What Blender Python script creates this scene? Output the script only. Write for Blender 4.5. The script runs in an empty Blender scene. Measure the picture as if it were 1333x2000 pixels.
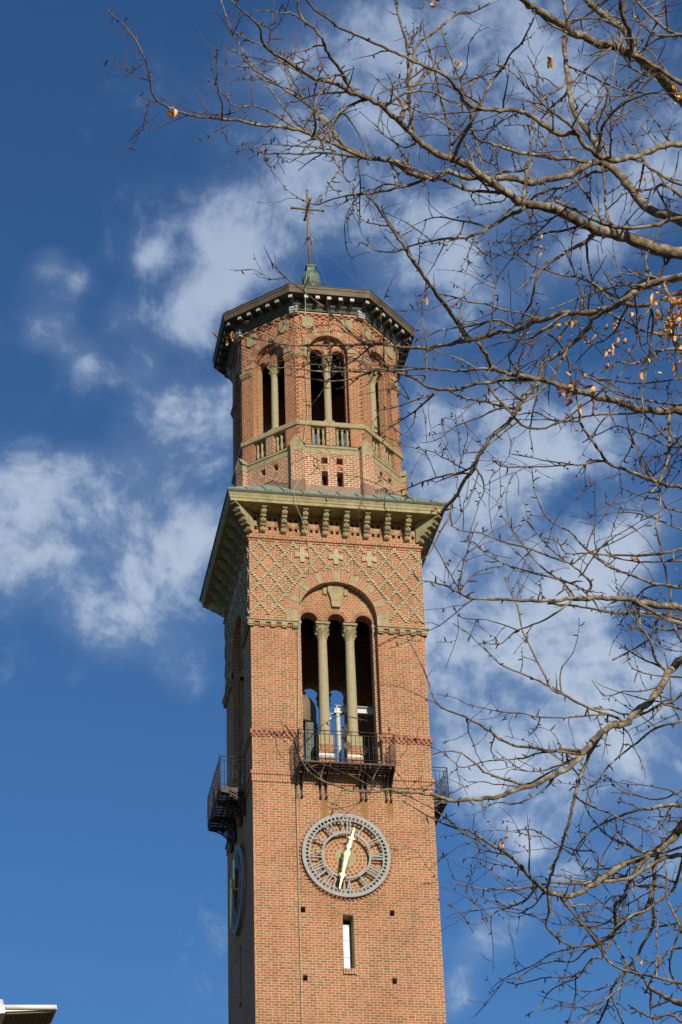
import bpy, bmesh, math, random
from math import pi, sin, cos, radians, sqrt, tan
from mathutils import Vector, Matrix
from mathutils.geometry import tessellate_polygon
SC = bpy.context.scene
COL = SC.collection

# ------------------------------------------------------------------ camera
YAW, PIT, ROL = 0.1966, 0.5599, -0.0367
FWD = Vector((sin(YAW)*cos(PIT), cos(YAW)*cos(PIT), sin(PIT)))
_r0 = Vector((cos(YAW), -sin(YAW), 0)); _u0 = _r0.cross(FWD)
RGT = _r0*cos(ROL) + _u0*sin(ROL); UPV = -_r0*sin(ROL) + _u0*cos(ROL)
CAM = Vector((-12.313, -62.998, 1.6))
cd = bpy.data.cameras.new('camera'); camera = bpy.data.objects.new('camera', cd); COL.objects.link(camera)
cd.sensor_fit = 'VERTICAL'; cd.sensor_height = 24.0; cd.lens = 24.0*4603.2/2000.0
cd.clip_start = 0.1; cd.clip_end = 6000
camera.matrix_world = Matrix(((RGT.x, UPV.x, -FWD.x, CAM.x), (RGT.y, UPV.y, -FWD.y, CAM.y), (RGT.z, UPV.z, -FWD.z, CAM.z), (0, 0, 0, 1)))
SC.camera = camera

# ------------------------------------------------------------------ light and exposure
SUN_EL, SUN_AZ = radians(20.5), radians(11)          # azimuth from the front face's normal (-Y) towards +X
sd = Vector((sin(SUN_AZ)*cos(SUN_EL), -cos(SUN_AZ)*cos(SUN_EL), sin(SUN_EL)))
sl = bpy.data.lights.new('sun', 'SUN'); sl.energy = 4.6; sl.angle = radians(0.53); sl.color = (1.0, 0.87, 0.68)
sun = bpy.data.objects.new('sun', sl); COL.objects.link(sun)
sun.rotation_euler = sd.to_track_quat('Z', 'Y').to_euler(); sun.location = (20, -40, 60)
SC.view_settings.view_transform = 'Standard'; SC.view_settings.look = 'None'
SC.view_settings.exposure = 0.0; SC.view_settings.gamma = 1.0
SKY_STRENGTH = 0.072
world = bpy.data.worlds.new('World'); SC.world = world; world.use_nodes = True

class NT:
    """tiny node-tree helper"""
    def __init__(s, tree): s.t = tree; s.n = tree.nodes; s.l = tree.links
    def node(s, typ, **kw):
        n = s.n.new(typ)
        for k, v in kw.items(): setattr(n, k, v)
        return n
    def link(s, a, b): s.l.new(a, b)
    def put(s, sock, v):
        if isinstance(v, bpy.types.NodeSocket): s.l.new(v, sock)
        elif v is not None: sock.default_value = v
    def m(s, op, a, b=None, c=None, clamp=False):
        n = s.n.new('ShaderNodeMath'); n.operation = op; n.use_clamp = clamp
        s.put(n.inputs[0], a); s.put(n.inputs[1], b); s.put(n.inputs[2], c)
        return n.outputs[0]
    def mix(s, f, a, b, blend='MIX'):
        n = s.n.new('ShaderNodeMix'); n.data_type = 'RGBA'; n.blend_type = blend
        s.put(n.inputs[0], f)
        s.put(n.inputs[6], a if isinstance(a, bpy.types.NodeSocket) else (*a, 1)); s.put(n.inputs[7], b if isinstance(b, bpy.types.NodeSocket) else (*b, 1))
        return n.outputs[2]
    def noise(s, vec, scale, detail=3, rough=0.55, dist=0.0):
        n = s.n.new('ShaderNodeTexNoise'); s.put(n.inputs['Vector'], vec)
        n.inputs['Scale'].default_value = scale; n.inputs['Detail'].default_value = detail
        n.inputs['Roughness'].default_value = rough; n.inputs['Distortion'].default_value = dist
        return n.outputs['Fac']
    def step(s, v, lo, hi, smooth=True):
        n = s.n.new('ShaderNodeMapRange'); n.interpolation_type = 'SMOOTHSTEP' if smooth else 'LINEAR'
        s.put(n.inputs[0], v); n.inputs[1].default_value = lo; n.inputs[2].default_value = hi
        return n.outputs[0]
    def ramp(s, f, stops, interp='LINEAR'):
        n = s.n.new('ShaderNodeValToRGB'); n.color_ramp.interpolation = interp
        e = n.color_ramp.elements
        while len(e) < len(stops): e.new(0.5)
        for i, (p, c) in enumerate(stops): e[i].position = p; e[i].color = (*c, 1)
        s.put(n.inputs[0], f); return n.outputs[0]

def build_world():
    T = NT(world.node_tree); T.n.clear()
    out = T.node('ShaderNodeOutputWorld'); bg = T.node('ShaderNodeBackground')
    sky = T.node('ShaderNodeTexSky', sky_type='NISHITA'); sky.sun_disc = False
    sky.sun_elevation = SUN_EL; sky.sun_rotation = pi - SUN_AZ
    sky.altitude = 300; sky.air_density = 1.0; sky.dust_density = 0.25; sky.ozone_density = 2.2
    tc = T.node('ShaderNodeTexCoord'); d = tc.outputs['Generated']
    sep = T.node('ShaderNodeSeparateXYZ'); T.link(d, sep.inputs[0]); x, y, z = sep.outputs
    # cloud sheet coordinates: where the direction meets a layer overhead
    zz = T.m('MAXIMUM', z, 0.05)
    cx = T.m('DIVIDE', x, zz); cy = T.m('DIVIDE', y, zz)
    def blob(tot, c, r, amp, stretch=1.0):
        dx = T.m('MULTIPLY', T.m('SUBTRACT', cx, c[0]), 1/r); dy = T.m('MULTIPLY', T.m('SUBTRACT', cy, c[1]), 1/(r*stretch))
        q = T.m('ADD', T.m('MULTIPLY', dx, dx), T.m('MULTIPLY', dy, dy))
        g = T.m('MULTIPLY', T.m('EXPONENT', T.m('MULTIPLY', q, -1.0)), amp)
        return g if tot is None else T.m('ADD', tot, g)
    tot = None
    for c in CLOUDS: tot = blob(tot, *c)
    tot = T.m('MINIMUM', tot, 1.0)
    n1 = T.noise(d, 21.0, 10, 0.60, 0.35); n2 = T.noise(d, 75.0, 7, 0.62, 0.3)
    n = T.m('ADD', T.m('MULTIPLY', T.m('SUBTRACT', n1, 0.5), 3.7), T.m('MULTIPLY', T.m('SUBTRACT', n2, 0.5), 1.3))
    dens = T.m('ADD', tot, n)
    veil = T.m('MULTIPLY', T.step(T.m('ADD', T.m('MULTIPLY', n, 0.5), tot), -0.15, 1.0), 0.5)
    a = T.m('MAXIMUM', T.m('MULTIPLY', T.step(dens, 0.05, 1.25), 0.97), veil)
    lit = T.step(dens, 0.4, 1.6)
    up = T.step(z, 0.25, 0.75)
    thin = T.mix(up, (3.6, 5.3, 8.0), (2.2, 3.3, 5.8)); thick = T.mix(up, (8.6, 9.7, 11.2), (5.2, 6.5, 8.8))
    ccol = T.mix(lit, thin, thick)
    base = T.mix(1.0, sky.outputs[0], SKYTINT, 'MULTIPLY')
    # outside the part of the sky built cloud by cloud, ordinary scattered cloud
    far = T.step(T.m('ABSOLUTE', T.m('SUBTRACT', cx, 0.35)), 1.2, 2.2)
    a2 = T.m('MULTIPLY', T.m('MAXIMUM', far, T.step(cy, 1.0, 0.3)), T.step(T.m('SUBTRACT', n, 0.1), 0.2, 1.2))
    cloud = T.mix(T.m('MULTIPLY', T.m('MAXIMUM', a, a2), 0.93), base, ccol)
    T.link(cloud, bg.inputs[0]); bg.inputs[1].default_value = SKY_STRENGTH
    T.link(bg.outputs[0], out.inputs[0])
# (centre on the overhead layer, radius, amount, stretch)
CLOUDS = [((0.0686, 1.6192), 0.0490, 1.12, 1.99),
    ((0.1398, 1.6340), 0.0497, 0.94, 2.01),
    ((0.1850, 1.6283), 0.0374, 0.75, 1.98),
    ((0.1374, 1.7438), 0.0390, 0.94, 2.09),
    ((0.1986, 1.7812), 0.0355, 0.69, 2.12),
    ((0.2277, 1.8730), 0.0277, 0.44, 2.18),
    ((0.1025, 1.5839), 0.0323, 0.62, 1.94),
    ((0.1713, 1.2200), 0.0273, 1.03, 1.61),
    ((0.2042, 1.2319), 0.0311, 1.09, 1.63),
    ((0.2169, 1.1815), 0.0236, 0.69, 1.58),
    ((0.1242, 1.2597), 0.0121, 0.63, 1.62),
    ((0.1602, 1.3247), 0.0270, 1.03, 1.70),
    ((0.1768, 1.2868), 0.0177, 0.52, 1.66),
    ((0.0579, 1.2746), 0.0131, 0.69, 1.64),
    ((0.0788, 1.2974), 0.0098, 0.57, 1.65),
    ((0.0656, 1.3559), 0.0162, 0.80, 1.71),
    ((0.0938, 1.3895), 0.0166, 0.92, 1.74),
    ((0.1139, 1.3310), 0.0143, 0.63, 1.69),
    ((0.1310, 1.3909), 0.0167, 0.69, 1.74),
    ((0.1590, 1.4399), 0.0247, 0.86, 1.80),
    ((0.1907, 1.4771), 0.0311, 0.92, 1.84),
    ((0.1987, 1.4212), 0.0189, 0.57, 1.78),
    ((0.1366, 1.5199), 0.0236, 0.56, 1.87),
    ((0.0910, 1.5404), 0.0197, 0.62, 1.88),
    ((0.1900, 1.0764), 0.0349, 0.63, 1.50),
    ((0.2257, 1.0259), 0.0371, 0.69, 1.46),
    ((0.2802, 1.0588), 0.0445, 0.81, 1.51),
    ((0.3178, 1.0125), 0.0405, 0.75, 1.47),
    ((0.3747, 1.0452), 0.0480, 0.88, 1.51),
    ((0.4314, 1.0800), 0.0362, 0.94, 1.54),
    ((0.2462, 1.1362), 0.0363, 0.88, 1.56),
    ((0.2168, 1.1205), 0.0261, 0.69, 1.53),
    ((0.3646, 1.1347), 0.0369, 0.75, 1.57),
    ((0.4415, 1.1606), 0.0378, 0.88, 1.61),
    ((0.1518, 1.1249), 0.0259, 0.34, 1.53),
    ((0.1108, 1.1067), 0.0191, 0.23, 1.50),
    ((0.2663, 1.2068), 0.0275, 0.81, 1.61),
    ((0.3036, 1.2181), 0.0313, 0.81, 1.63),
    ((0.3434, 1.1905), 0.0276, 0.62, 1.61),
    ((0.2954, 1.2474), 0.0211, 0.50, 1.64),
    ((0.3419, 1.3122), 0.0330, 0.62, 1.72),
    ((0.3778, 1.2592), 0.0323, 0.62, 1.68),
    ((0.4190, 1.2076), 0.0246, 0.50, 1.63),
    ((0.4913, 1.2795), 0.0257, 0.50, 1.70),
    ((0.3590, 1.4270), 0.0310, 0.94, 1.81),
    ((0.4109, 1.4624), 0.0357, 0.75, 1.86),
    ((0.3841, 1.5248), 0.0325, 0.94, 1.90),
    ((0.4103, 1.4769), 0.0279, 0.62, 1.86),
    ((0.5094, 1.4639), 0.0362, 0.56, 1.88),
    ((0.4087, 1.3865), 0.0268, 0.50, 1.78),
    ((0.4710, 1.3985), 0.0272, 0.50, 1.80),
    ((0.4190, 1.6068), 0.0381, 0.94, 1.99),
    ((0.4553, 1.5779), 0.0252, 0.50, 1.95),
    ((0.5453, 1.5908), 0.0384, 0.94, 1.99),
    ((0.5713, 1.5314), 0.0250, 0.62, 1.93),
    ((0.4403, 1.7425), 0.0494, 1.25, 2.13),
    ((0.5048, 1.7625), 0.0501, 1.38, 2.15),
    ((0.5746, 1.8317), 0.0566, 1.44, 2.23),
    ((0.5069, 1.8701), 0.0523, 1.31, 2.25),
    ((0.6503, 1.9271), 0.0591, 1.38, 2.33),
    ((0.5848, 1.9456), 0.0542, 1.25, 2.33),
    ((0.6467, 1.8132), 0.0330, 0.88, 2.19),
    ((0.7312, 2.0430), 0.0362, 0.75, 2.40),
    ((0.6011, 2.0695), 0.0413, 1.12, 2.41),
    ((0.5291, 2.0076), 0.0300, 0.75, 2.33),
    ((0.6308, 2.1654), 0.0294, 0.94, 2.47),
    ((0.6886, 2.2383), 0.0275, 0.62, 2.54),
    ((0.7733, 2.2568), 0.0335, 0.69, 2.58),
    ((0.5092, 2.0099), 0.0250, 0.50, 2.32),
    ((0.6249, 2.4473), 0.0322, 0.69, 2.72),
    ((0.6620, 2.4282), 0.0292, 0.38, 2.70),
    ((0.6443, 2.6418), 0.0217, 0.81, 2.86),
    ((0.6234, 2.5757), 0.0182, 0.50, 2.79),
    ((0.3388, 2.4912), 0.0104, 0.44, 2.69),
    ((0.3024, 2.5259), 0.0058, 0.38, 2.70),
    ((0.1217, 1.8709), 0.0100, 0.56, 2.15),
    ((0.2277, 2.0760), 0.0249, 0.28, 2.35),
    ((0.1732, 1.2089), 0.0204, 0.30, 1.59),
    ((0.0671, 1.5961), 0.0404, 0.40, 1.96),
    ((0.2331, 1.0656), 0.0476, 0.25, 1.51),
    ((0.3386, 1.0982), 0.0656, 0.25, 1.58),
    ((0.3244, 1.2320), 0.0316, 0.40, 1.64),
    ((0.4499, 1.4717), 0.0440, 0.40, 1.89),
    ((0.1555, 1.7957), 0.0266, 0.30, 2.11),
    ((0.1634, 2.3209), 0.1403, -0.70, 2.84),
    ((0.2524, 2.1565), 0.0771, -0.30, 2.54),
    ((0.0354, 1.1175), 0.0539, -0.45, 1.55),
    ((0.0486, 1.2157), 0.0302, -0.40, 1.61),
    ((0.0827, 1.4843), 0.0231, -0.30, 1.83),
    ((0.0485, 1.4280), 0.0186, -0.30, 1.78),
    ((0.3905, 1.0429), 0.0962, -0.25, 1.58),
    ((0.4851, 1.5117), 0.0204, -0.50, 1.89),
    ((0.6037, 1.7318), 0.0318, -0.60, 2.11),
    ((0.4873, 1.7096), 0.0156, -0.30, 2.05),
    ((0.2192, 1.6988), 0.0258, -0.35, 2.03),
    ((0.2198, 1.5460), 0.0161, -0.20, 1.88),
    ((0.3246, 1.2665), 0.0214, -0.30, 1.66),
    ((0.3696, 1.2257), 0.0211, -0.30, 1.63),
    ((0.4618, 1.2301), 0.0214, -0.30, 1.65),
    ((0.3609, 1.3472), 0.0187, -0.30, 1.73),
    ((0.3747, 1.4815), 0.0119, -0.20, 1.83),
    ((0.5115, 1.5008), 0.0327, -0.30, 1.90),
    ((0.0511, 1.5982), 0.0363, 0.50, 1.95),
    ((0.0582, 1.7188), 0.0255, 0.35, 2.04),
    ((0.1791, 1.6130), 0.0330, 0.40, 1.96),
    ((0.2225, 1.7244), 0.0261, 0.30, 2.05),
    ((0.0652, 1.3022), 0.0211, 0.35, 1.67),
    ((0.0589, 1.3629), 0.0181, 0.40, 1.72),
    ((0.1196, 1.2492), 0.0172, 0.35, 1.62),
    ((0.2011, 1.3313), 0.0145, -0.20, 1.69),
    ((0.1367, 1.9972), 0.0575, -0.50, 2.35),
    ((0.1769, 1.9192), 0.0280, -0.20, 2.22),
    ((0.1091, 1.9477), 0.0281, -0.30, 2.25),
    ((0.5796, 2.2499), 0.0328, -0.30, 2.55),
    ((0.7083, 2.6185), 0.0933, -0.30, 3.02),
    ((0.8633, 2.6039), 0.0627, -0.40, 2.95)]
SKYTINT = (0.56, 0.97, 1.38)
build_world()

# ------------------------------------------------------------------ materials
def new_mat(name):
    m = bpy.data.materials.new(name); m.use_nodes = True
    T = NT(m.node_tree); b = T.n['Principled BSDF']
    return m, T, b
def brick_mat(name, rot=0.0, tint=(1, 1, 1), stain=False, mortar=(0.56, 0.43, 0.25), pw=0.217, ph=0.0785, mw=0.019, header=True, polar=None):
    m, T, b = new_mat(name)
    uv = T.node('ShaderNodeUVMap', uv_map='UVMap'); vec = uv.outputs[0]
    raw = vec
    if rot:
        mp = T.node('ShaderNodeMapping'); mp.inputs['Rotation'].default_value = (0, 0, rot); T.link(vec, mp.inputs['Vector']); vec = mp.outputs[0]
    sep = T.node('ShaderNodeSeparateXYZ'); T.link(vec, sep.inputs[0]); u, v = sep.outputs[0], sep.outputs[1]
    wob = T.m('MULTIPLY', T.m('SUBTRACT', T.noise(vec, 3.0, 2), 0.5), 0.012)
    vr = T.m('DIVIDE', T.m('ADD', v, wob), ph); row = T.m('FLOOR', vr); fv = T.m('FRACT', vr)
    rn = T.node('ShaderNodeTexWhiteNoise', noise_dimensions='1D'); T.put(rn.inputs['W'], row)
    par = T.m('MODULO', T.m('ABSOLUTE', row), 2.0)
    uu = T.m('ADD', T.m('DIVIDE', u, pw), T.m('MULTIPLY', par, 0.5))
    jit = T.m('MULTIPLY', T.m('SUBTRACT', rn.outputs['Value'], 0.5), 0.16); uu = T.m('ADD', uu, jit)
    if header:   # every sixth course alternates stretchers and headers
        h6 = T.m('LESS_THAN', T.m('MODULO', T.m('ABSOLUTE', row), 6.0), 0.5)
        u3 = T.m('DIVIDE', uu, 1.5); f3 = T.m('FRACT', u3)
        isst = T.m('LESS_THAN', f3, 0.6667)
        fa = T.m('ADD', T.m('MULTIPLY', isst, T.m('MULTIPLY', f3, 1.5)), T.m('MULTIPLY', T.m('SUBTRACT', 1.0, isst), T.m('MULTIPLY', T.m('SUBTRACT', f3, 0.6667), 3.0)))
        c3 = T.m('ADD', T.m('MULTIPLY', T.m('FLOOR', u3), 2.0), isst)
        wid = T.m('ADD', 0.5, T.m('MULTIPLY', isst, 0.5))
        fu0 = T.m('FRACT', uu); c0 = T.m('FLOOR', uu)
        mixf = lambda a_, b_: T.m('ADD', T.m('MULTIPLY', a_, T.m('SUBTRACT', 1.0, h6)), T.m('MULTIPLY', b_, h6))
        fu = mixf(fu0, fa); col = mixf(c0, c3); w_ = mixf(1.0, wid)
    else:
        fu = T.m('FRACT', uu); col = T.m('FLOOR', uu); w_ = 1.0
    du = T.m('MULTIPLY', T.m('MULTIPLY', T.m('MINIMUM', fu, T.m('SUBTRACT', 1.0, fu)), pw), w_)
    dv = T.m('MULTIPLY', T.m('MINIMUM', fv, T.m('SUBTRACT', 1.0, fv)), ph)
    dmin = T.m('MINIMUM', du, dv)
    edge = T.m('ADD', dmin, T.m('MULTIPLY', T.m('SUBTRACT', T.noise(vec, 30.0, 2), 0.5), 0.004))
    ismort = T.step(edge, mw/2+0.0015, mw/2-0.0015)
    cb = T.node('ShaderNodeCombineXYZ'); T.put(cb.inputs[0], col); T.put(cb.inputs[1], row)
    wn = T.node('ShaderNodeTexWhiteNoise', noise_dimensions='2D'); T.link(cb.outputs[0], wn.inputs['Vector'])
    r = T.m('ADD', T.m('MULTIPLY', wn.outputs['Value'], 0.82), T.m('MULTIPLY', T.noise(raw, 0.45, 3), 0.18))
    bc = T.ramp(r, [(0.0, (0.15, 0.095, 0.062)), (0.13, (0.22, 0.115, 0.07)), (0.30, (0.29, 0.105, 0.058)), (0.55, (0.36, 0.135, 0.073)), (0.8, (0.40, 0.165, 0.098)), (0.97, (0.43, 0.13, 0.055))])
    fine = T.step(T.noise(raw, 60.0, 3), 0.2, 0.8)
    bc = T.mix(T.m('MULTIPLY', fine, 0.2), bc, (0.40, 0.26, 0.17))
    c = T.mix(ismort, bc, mortar)
    big = T.noise(raw, 0.55, 4, 0.6)
    c = T.mix(T.step(big, 0.35, 0.75), c, T.mix(1.0, c, (0.84, 0.80, 0.76), 'MULTIPLY'))
    streak = T.node('ShaderNodeMapping'); streak.inputs['Scale'].default_value = (2.4, 0.22, 1); T.link(raw, streak.inputs['Vector'])
    c = T.mix(T.m('MULTIPLY', T.step(T.noise(streak.outputs[0], 1.6, 5, 0.65), 0.45, 0.75), 0.6), c, T.mix(1.0, c, (0.70, 0.69, 0.66), 'MULTIPLY'))
    c = T.mix(T.m('MULTIPLY', T.step(T.noise(raw, 1.7, 6, 0.7), 0.5, 0.75), 0.28), c, (0.52, 0.36, 0.23))
    if stain:    # rust run-off under the iron brackets
        s0 = T.node('ShaderNodeSeparateXYZ'); T.link(raw, s0.inputs[0]); U_, V_ = s0.outputs[0], s0.outputs[1]
        tot = None
        for (cx_, hw, zt, zb, am) in ((-0.60, 0.13, 31.68, 31.05, .9), (0.62, 0.13, 31.68, 31.0, .85), (1.40, 0.14, 31.68, 31.25, 1.0), (-1.38, 0.12, 31.68, 31.3, .6)):
            gx = T.step(T.m('ABSOLUTE', T.m('SUBTRACT', U_, cx_)), hw, hw*0.45)
            gz = T.m('MULTIPLY', T.step(V_, zb-0.25, zb+0.15), T.step(V_, zt+0.02, zt-0.04))
            g = T.m('MULTIPLY', T.m('MULTIPLY', gx, gz), am); tot = g if tot is None else T.m('MAXIMUM', tot, g)
        tot = T.m('MULTIPLY', tot, T.step(T.noise(raw, 7.0, 4), 0.2, 0.5))
        c = T.mix(T.m('MULTIPLY', tot, 0.95), c, (0.27, 0.145, 0.045))
    c = T.mix(1.0, c, tint, 'MULTIPLY')
    T.link(c, b.inputs['Base Color']); b.inputs['Roughness'].default_value = 0.9; b.inputs['Specular IOR Level'].default_value = 0.2
    bp = T.node('ShaderNodeBump'); bp.inputs['Strength'].default_value = 0.5; bp.inputs['Distance'].default_value = 0.01
    hgt = T.m('ADD', T.m('SUBTRACT', 1.0, ismort), T.m('MULTIPLY', T.noise(raw, 45.0, 3), 0.4)); T.put(bp.inputs['Height'], hgt)
    T.link(bp.outputs[0], b.inputs['Normal'])
    return m
def plain_mat(name, cols, scale=4.0, rough=0.85, metal=0.0, spec=0.3, streaks=0.0, streakcol=(0.1, 0.09, 0.07), bump=0.3, detail=5, speck=0.0):
    m, T, b = new_mat(name)
    tc = T.node('ShaderNodeTexCoord'); o = tc.outputs['Object']
    n = T.noise(o, scale, detail, 0.6, 0.3)
    k = len(cols); c = T.ramp(n, [(0.3+0.4*i/max(1, k-1), q) for i, q in enumerate(cols)])
    if speck:
        c = T.mix(T.m('MULTIPLY', T.step(T.noise(o, 70.0, 2), 0.45, 0.7), speck), c, T.mix(1.0, c, (0.5, 0.48, 0.45), 'MULTIPLY'))
    if streaks:
        mp = T.node('ShaderNodeMapping'); mp.inputs['Scale'].default_value = (5, 5, 0.7); T.link(o, mp.inputs['Vector'])
        c = T.mix(T.m('MULTIPLY', T.step(T.noise(mp.outputs[0], 1.5, 5, 0.7), 0.42, 0.72), streaks), c, streakcol)
    T.link(c, b.inputs['Base Color']); b.inputs['Roughness'].default_value = rough
    b.inputs['Metallic'].default_value = metal; b.inputs['Specular IOR Level'].default_value = spec
    if bump:
        bp = T.node('ShaderNodeBump'); bp.inputs['Strength'].default_value = bump; bp.inputs['Distance'].default_value = 0.01
        T.put(bp.inputs['Height'], T.noise(o, scale*8, 4)); T.link(bp.outputs[0], b.inputs['Normal'])
    return m
BRICK = brick_mat('red_brick', stain=True)
SOLDIER = brick_mat('soldier_brick', rot=pi/2, header=False)
HERRING = brick_mat('diagonal_brick', rot=radians(42), header=False, pw=0.30, ph=0.105, mortar=(0.60, 0.46, 0.28), tint=(1.0, .93, .88))
LBRICK = brick_mat('lantern_brick', mortar=(0.68, 0.56, 0.38), mw=0.024)
LWALL = brick_mat('lantern_wall_brick', mortar=(0.52, 0.41, 0.26), mw=0.02, tint=(1.0, 0.90, 0.84))
POLAR = brick_mat('ring_brick', header=False, pw=0.115, ph=0.11, mw=0.022)
GRIDB = brick_mat('header_brick', header=False, pw=0.115, ph=0.0785)
DBRICK = plain_mat('brick_header', [(0.27, 0.115, 0.07), (0.36, 0.155, 0.095), (0.42, 0.215, 0.14)], scale=9)
STONE = plain_mat('sandstone', [(0.25, 0.215, 0.12), (0.36, 0.31, 0.175), (0.44, 0.375, 0.225)], scale=5, streaks=0.35, streakcol=(0.17, 0.15, 0.09), speck=0.25)
PSTONE = plain_mat('granite_shaft', [(0.33, 0.29, 0.175), (0.43, 0.38, 0.24)], scale=8, speck=0.5)
DSTONE = plain_mat('lattice_stone', [(0.27, 0.225, 0.135), (0.42, 0.355, 0.22), (0.54, 0.47, 0.33)], scale=13)
CORN = plain_mat('cornice_stone', [(0.26, 0.23, 0.12), (0.37, 0.325, 0.175), (0.46, 0.41, 0.235)], scale=3, streaks=0.45, streakcol=(0.16, 0.15, 0.09), speck=0.2)
COPPER = plain_mat('weathered_copper', [(0.16, 0.22, 0.17), (0.22, 0.30, 0.23), (0.28, 0.33, 0.25)], scale=2.2, rough=0.6, streaks=0.3, streakcol=(0.16, 0.13, 0.08))
VERD = plain_mat('verdigris', [(0.08, 0.11, 0.085), (0.13, 0.18, 0.14), (0.24, 0.33, 0.25)], scale=7, rough=0.6, streaks=0.5, streakcol=(0.09, 0.10, 0.07))
BROWNCU = plain_mat('brown_copper', [(0.20, 0.125, 0.085), (0.27, 0.175, 0.125)], scale=4, rough=0.55, streaks=0.3, streakcol=(0.28, 0.24, 0.19))
GUTTER = plain_mat('gutter_metal', [(0.085, 0.065, 0.042), (0.15, 0.12, 0.075)], scale=2, rough=0.6)
DARKEDGE = plain_mat('dark_flashing', [(0.035, 0.035, 0.03), (0.06, 0.055, 0.04)], scale=3, rough=0.6)
EAVE = plain_mat('eave_paint', [(0.055, 0.065, 0.055), (0.10, 0.11, 0.09)], scale=6, rough=0.5)
TIN = plain_mat('pale_tin', [(0.34, 0.38, 0.37), (0.50, 0.54, 0.52)], scale=9, rough=0.4)
IRON = plain_mat('black_iron', [(0.025, 0.025, 0.024), (0.06, 0.055, 0.05)], scale=12, rough=0.5, streaks=0.3, streakcol=(0.12, 0.055, 0.025))
RUST = plain_mat('rusty_plate', [(0.05, 0.045, 0.04), (0.12, 0.08, 0.055), (0.22, 0.13, 0.08)], scale=10, rough=0.8)
RING = plain_mat('clock_ring_metal', [(0.22, 0.245, 0.245), (0.30, 0.32, 0.31)], scale=6, rough=0.5, streaks=0.25, streakcol=(0.13, 0.13, 0.11))
GOLD = plain_mat('gilded_metal', [(0.95, 0.62, 0.20), (1.0, 0.74, 0.30)], scale=5, rough=0.33, metal=1.0, bump=0.0)
POLE = plain_mat('cross_metal', [(0.17, 0.12, 0.08), (0.27, 0.20, 0.13)], scale=7, rough=0.6, streaks=0.3, streakcol=(0.10, 0.12, 0.09))
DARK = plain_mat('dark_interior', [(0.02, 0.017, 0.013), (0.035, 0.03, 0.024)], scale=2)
BELL = plain_mat('brown_cowl', [(0.15, 0.11, 0.075), (0.20, 0.155, 0.11)], scale=2, rough=0.6)
GREENP = plain_mat('green_paint', [(0.03, 0.055, 0.047), (0.05, 0.085, 0.07)], scale=4, rough=0.5)
WPIPE = plain_mat('galvanised_steel', [(0.44, 0.47, 0.48), (0.56, 0.58, 0.58)], scale=5, rough=0.5)
WPAINT = plain_mat('white_paint', [(0.72, 0.72, 0.68), (0.82, 0.81, 0.77)], scale=5, rough=0.4)
PANE = plain_mat('milky_pane', [(0.62, 0.62, 0.62), (0.80, 0.78, 0.74)], scale=5, rough=0.35)
MUNTIN = plain_mat('muntin_paint', [(0.20, 0.18, 0.12), (0.27, 0.24, 0.16)], scale=3)
ROPE = plain_mat('green_rope', [(0.32, 0.42, 0.27), (0.42, 0.52, 0.36)], scale=30, rough=0.8)
WIRE = plain_mat('guy_wire', [(0.18, 0.18, 0.18), (0.25, 0.25, 0.25)], scale=3, rough=0.5)

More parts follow.
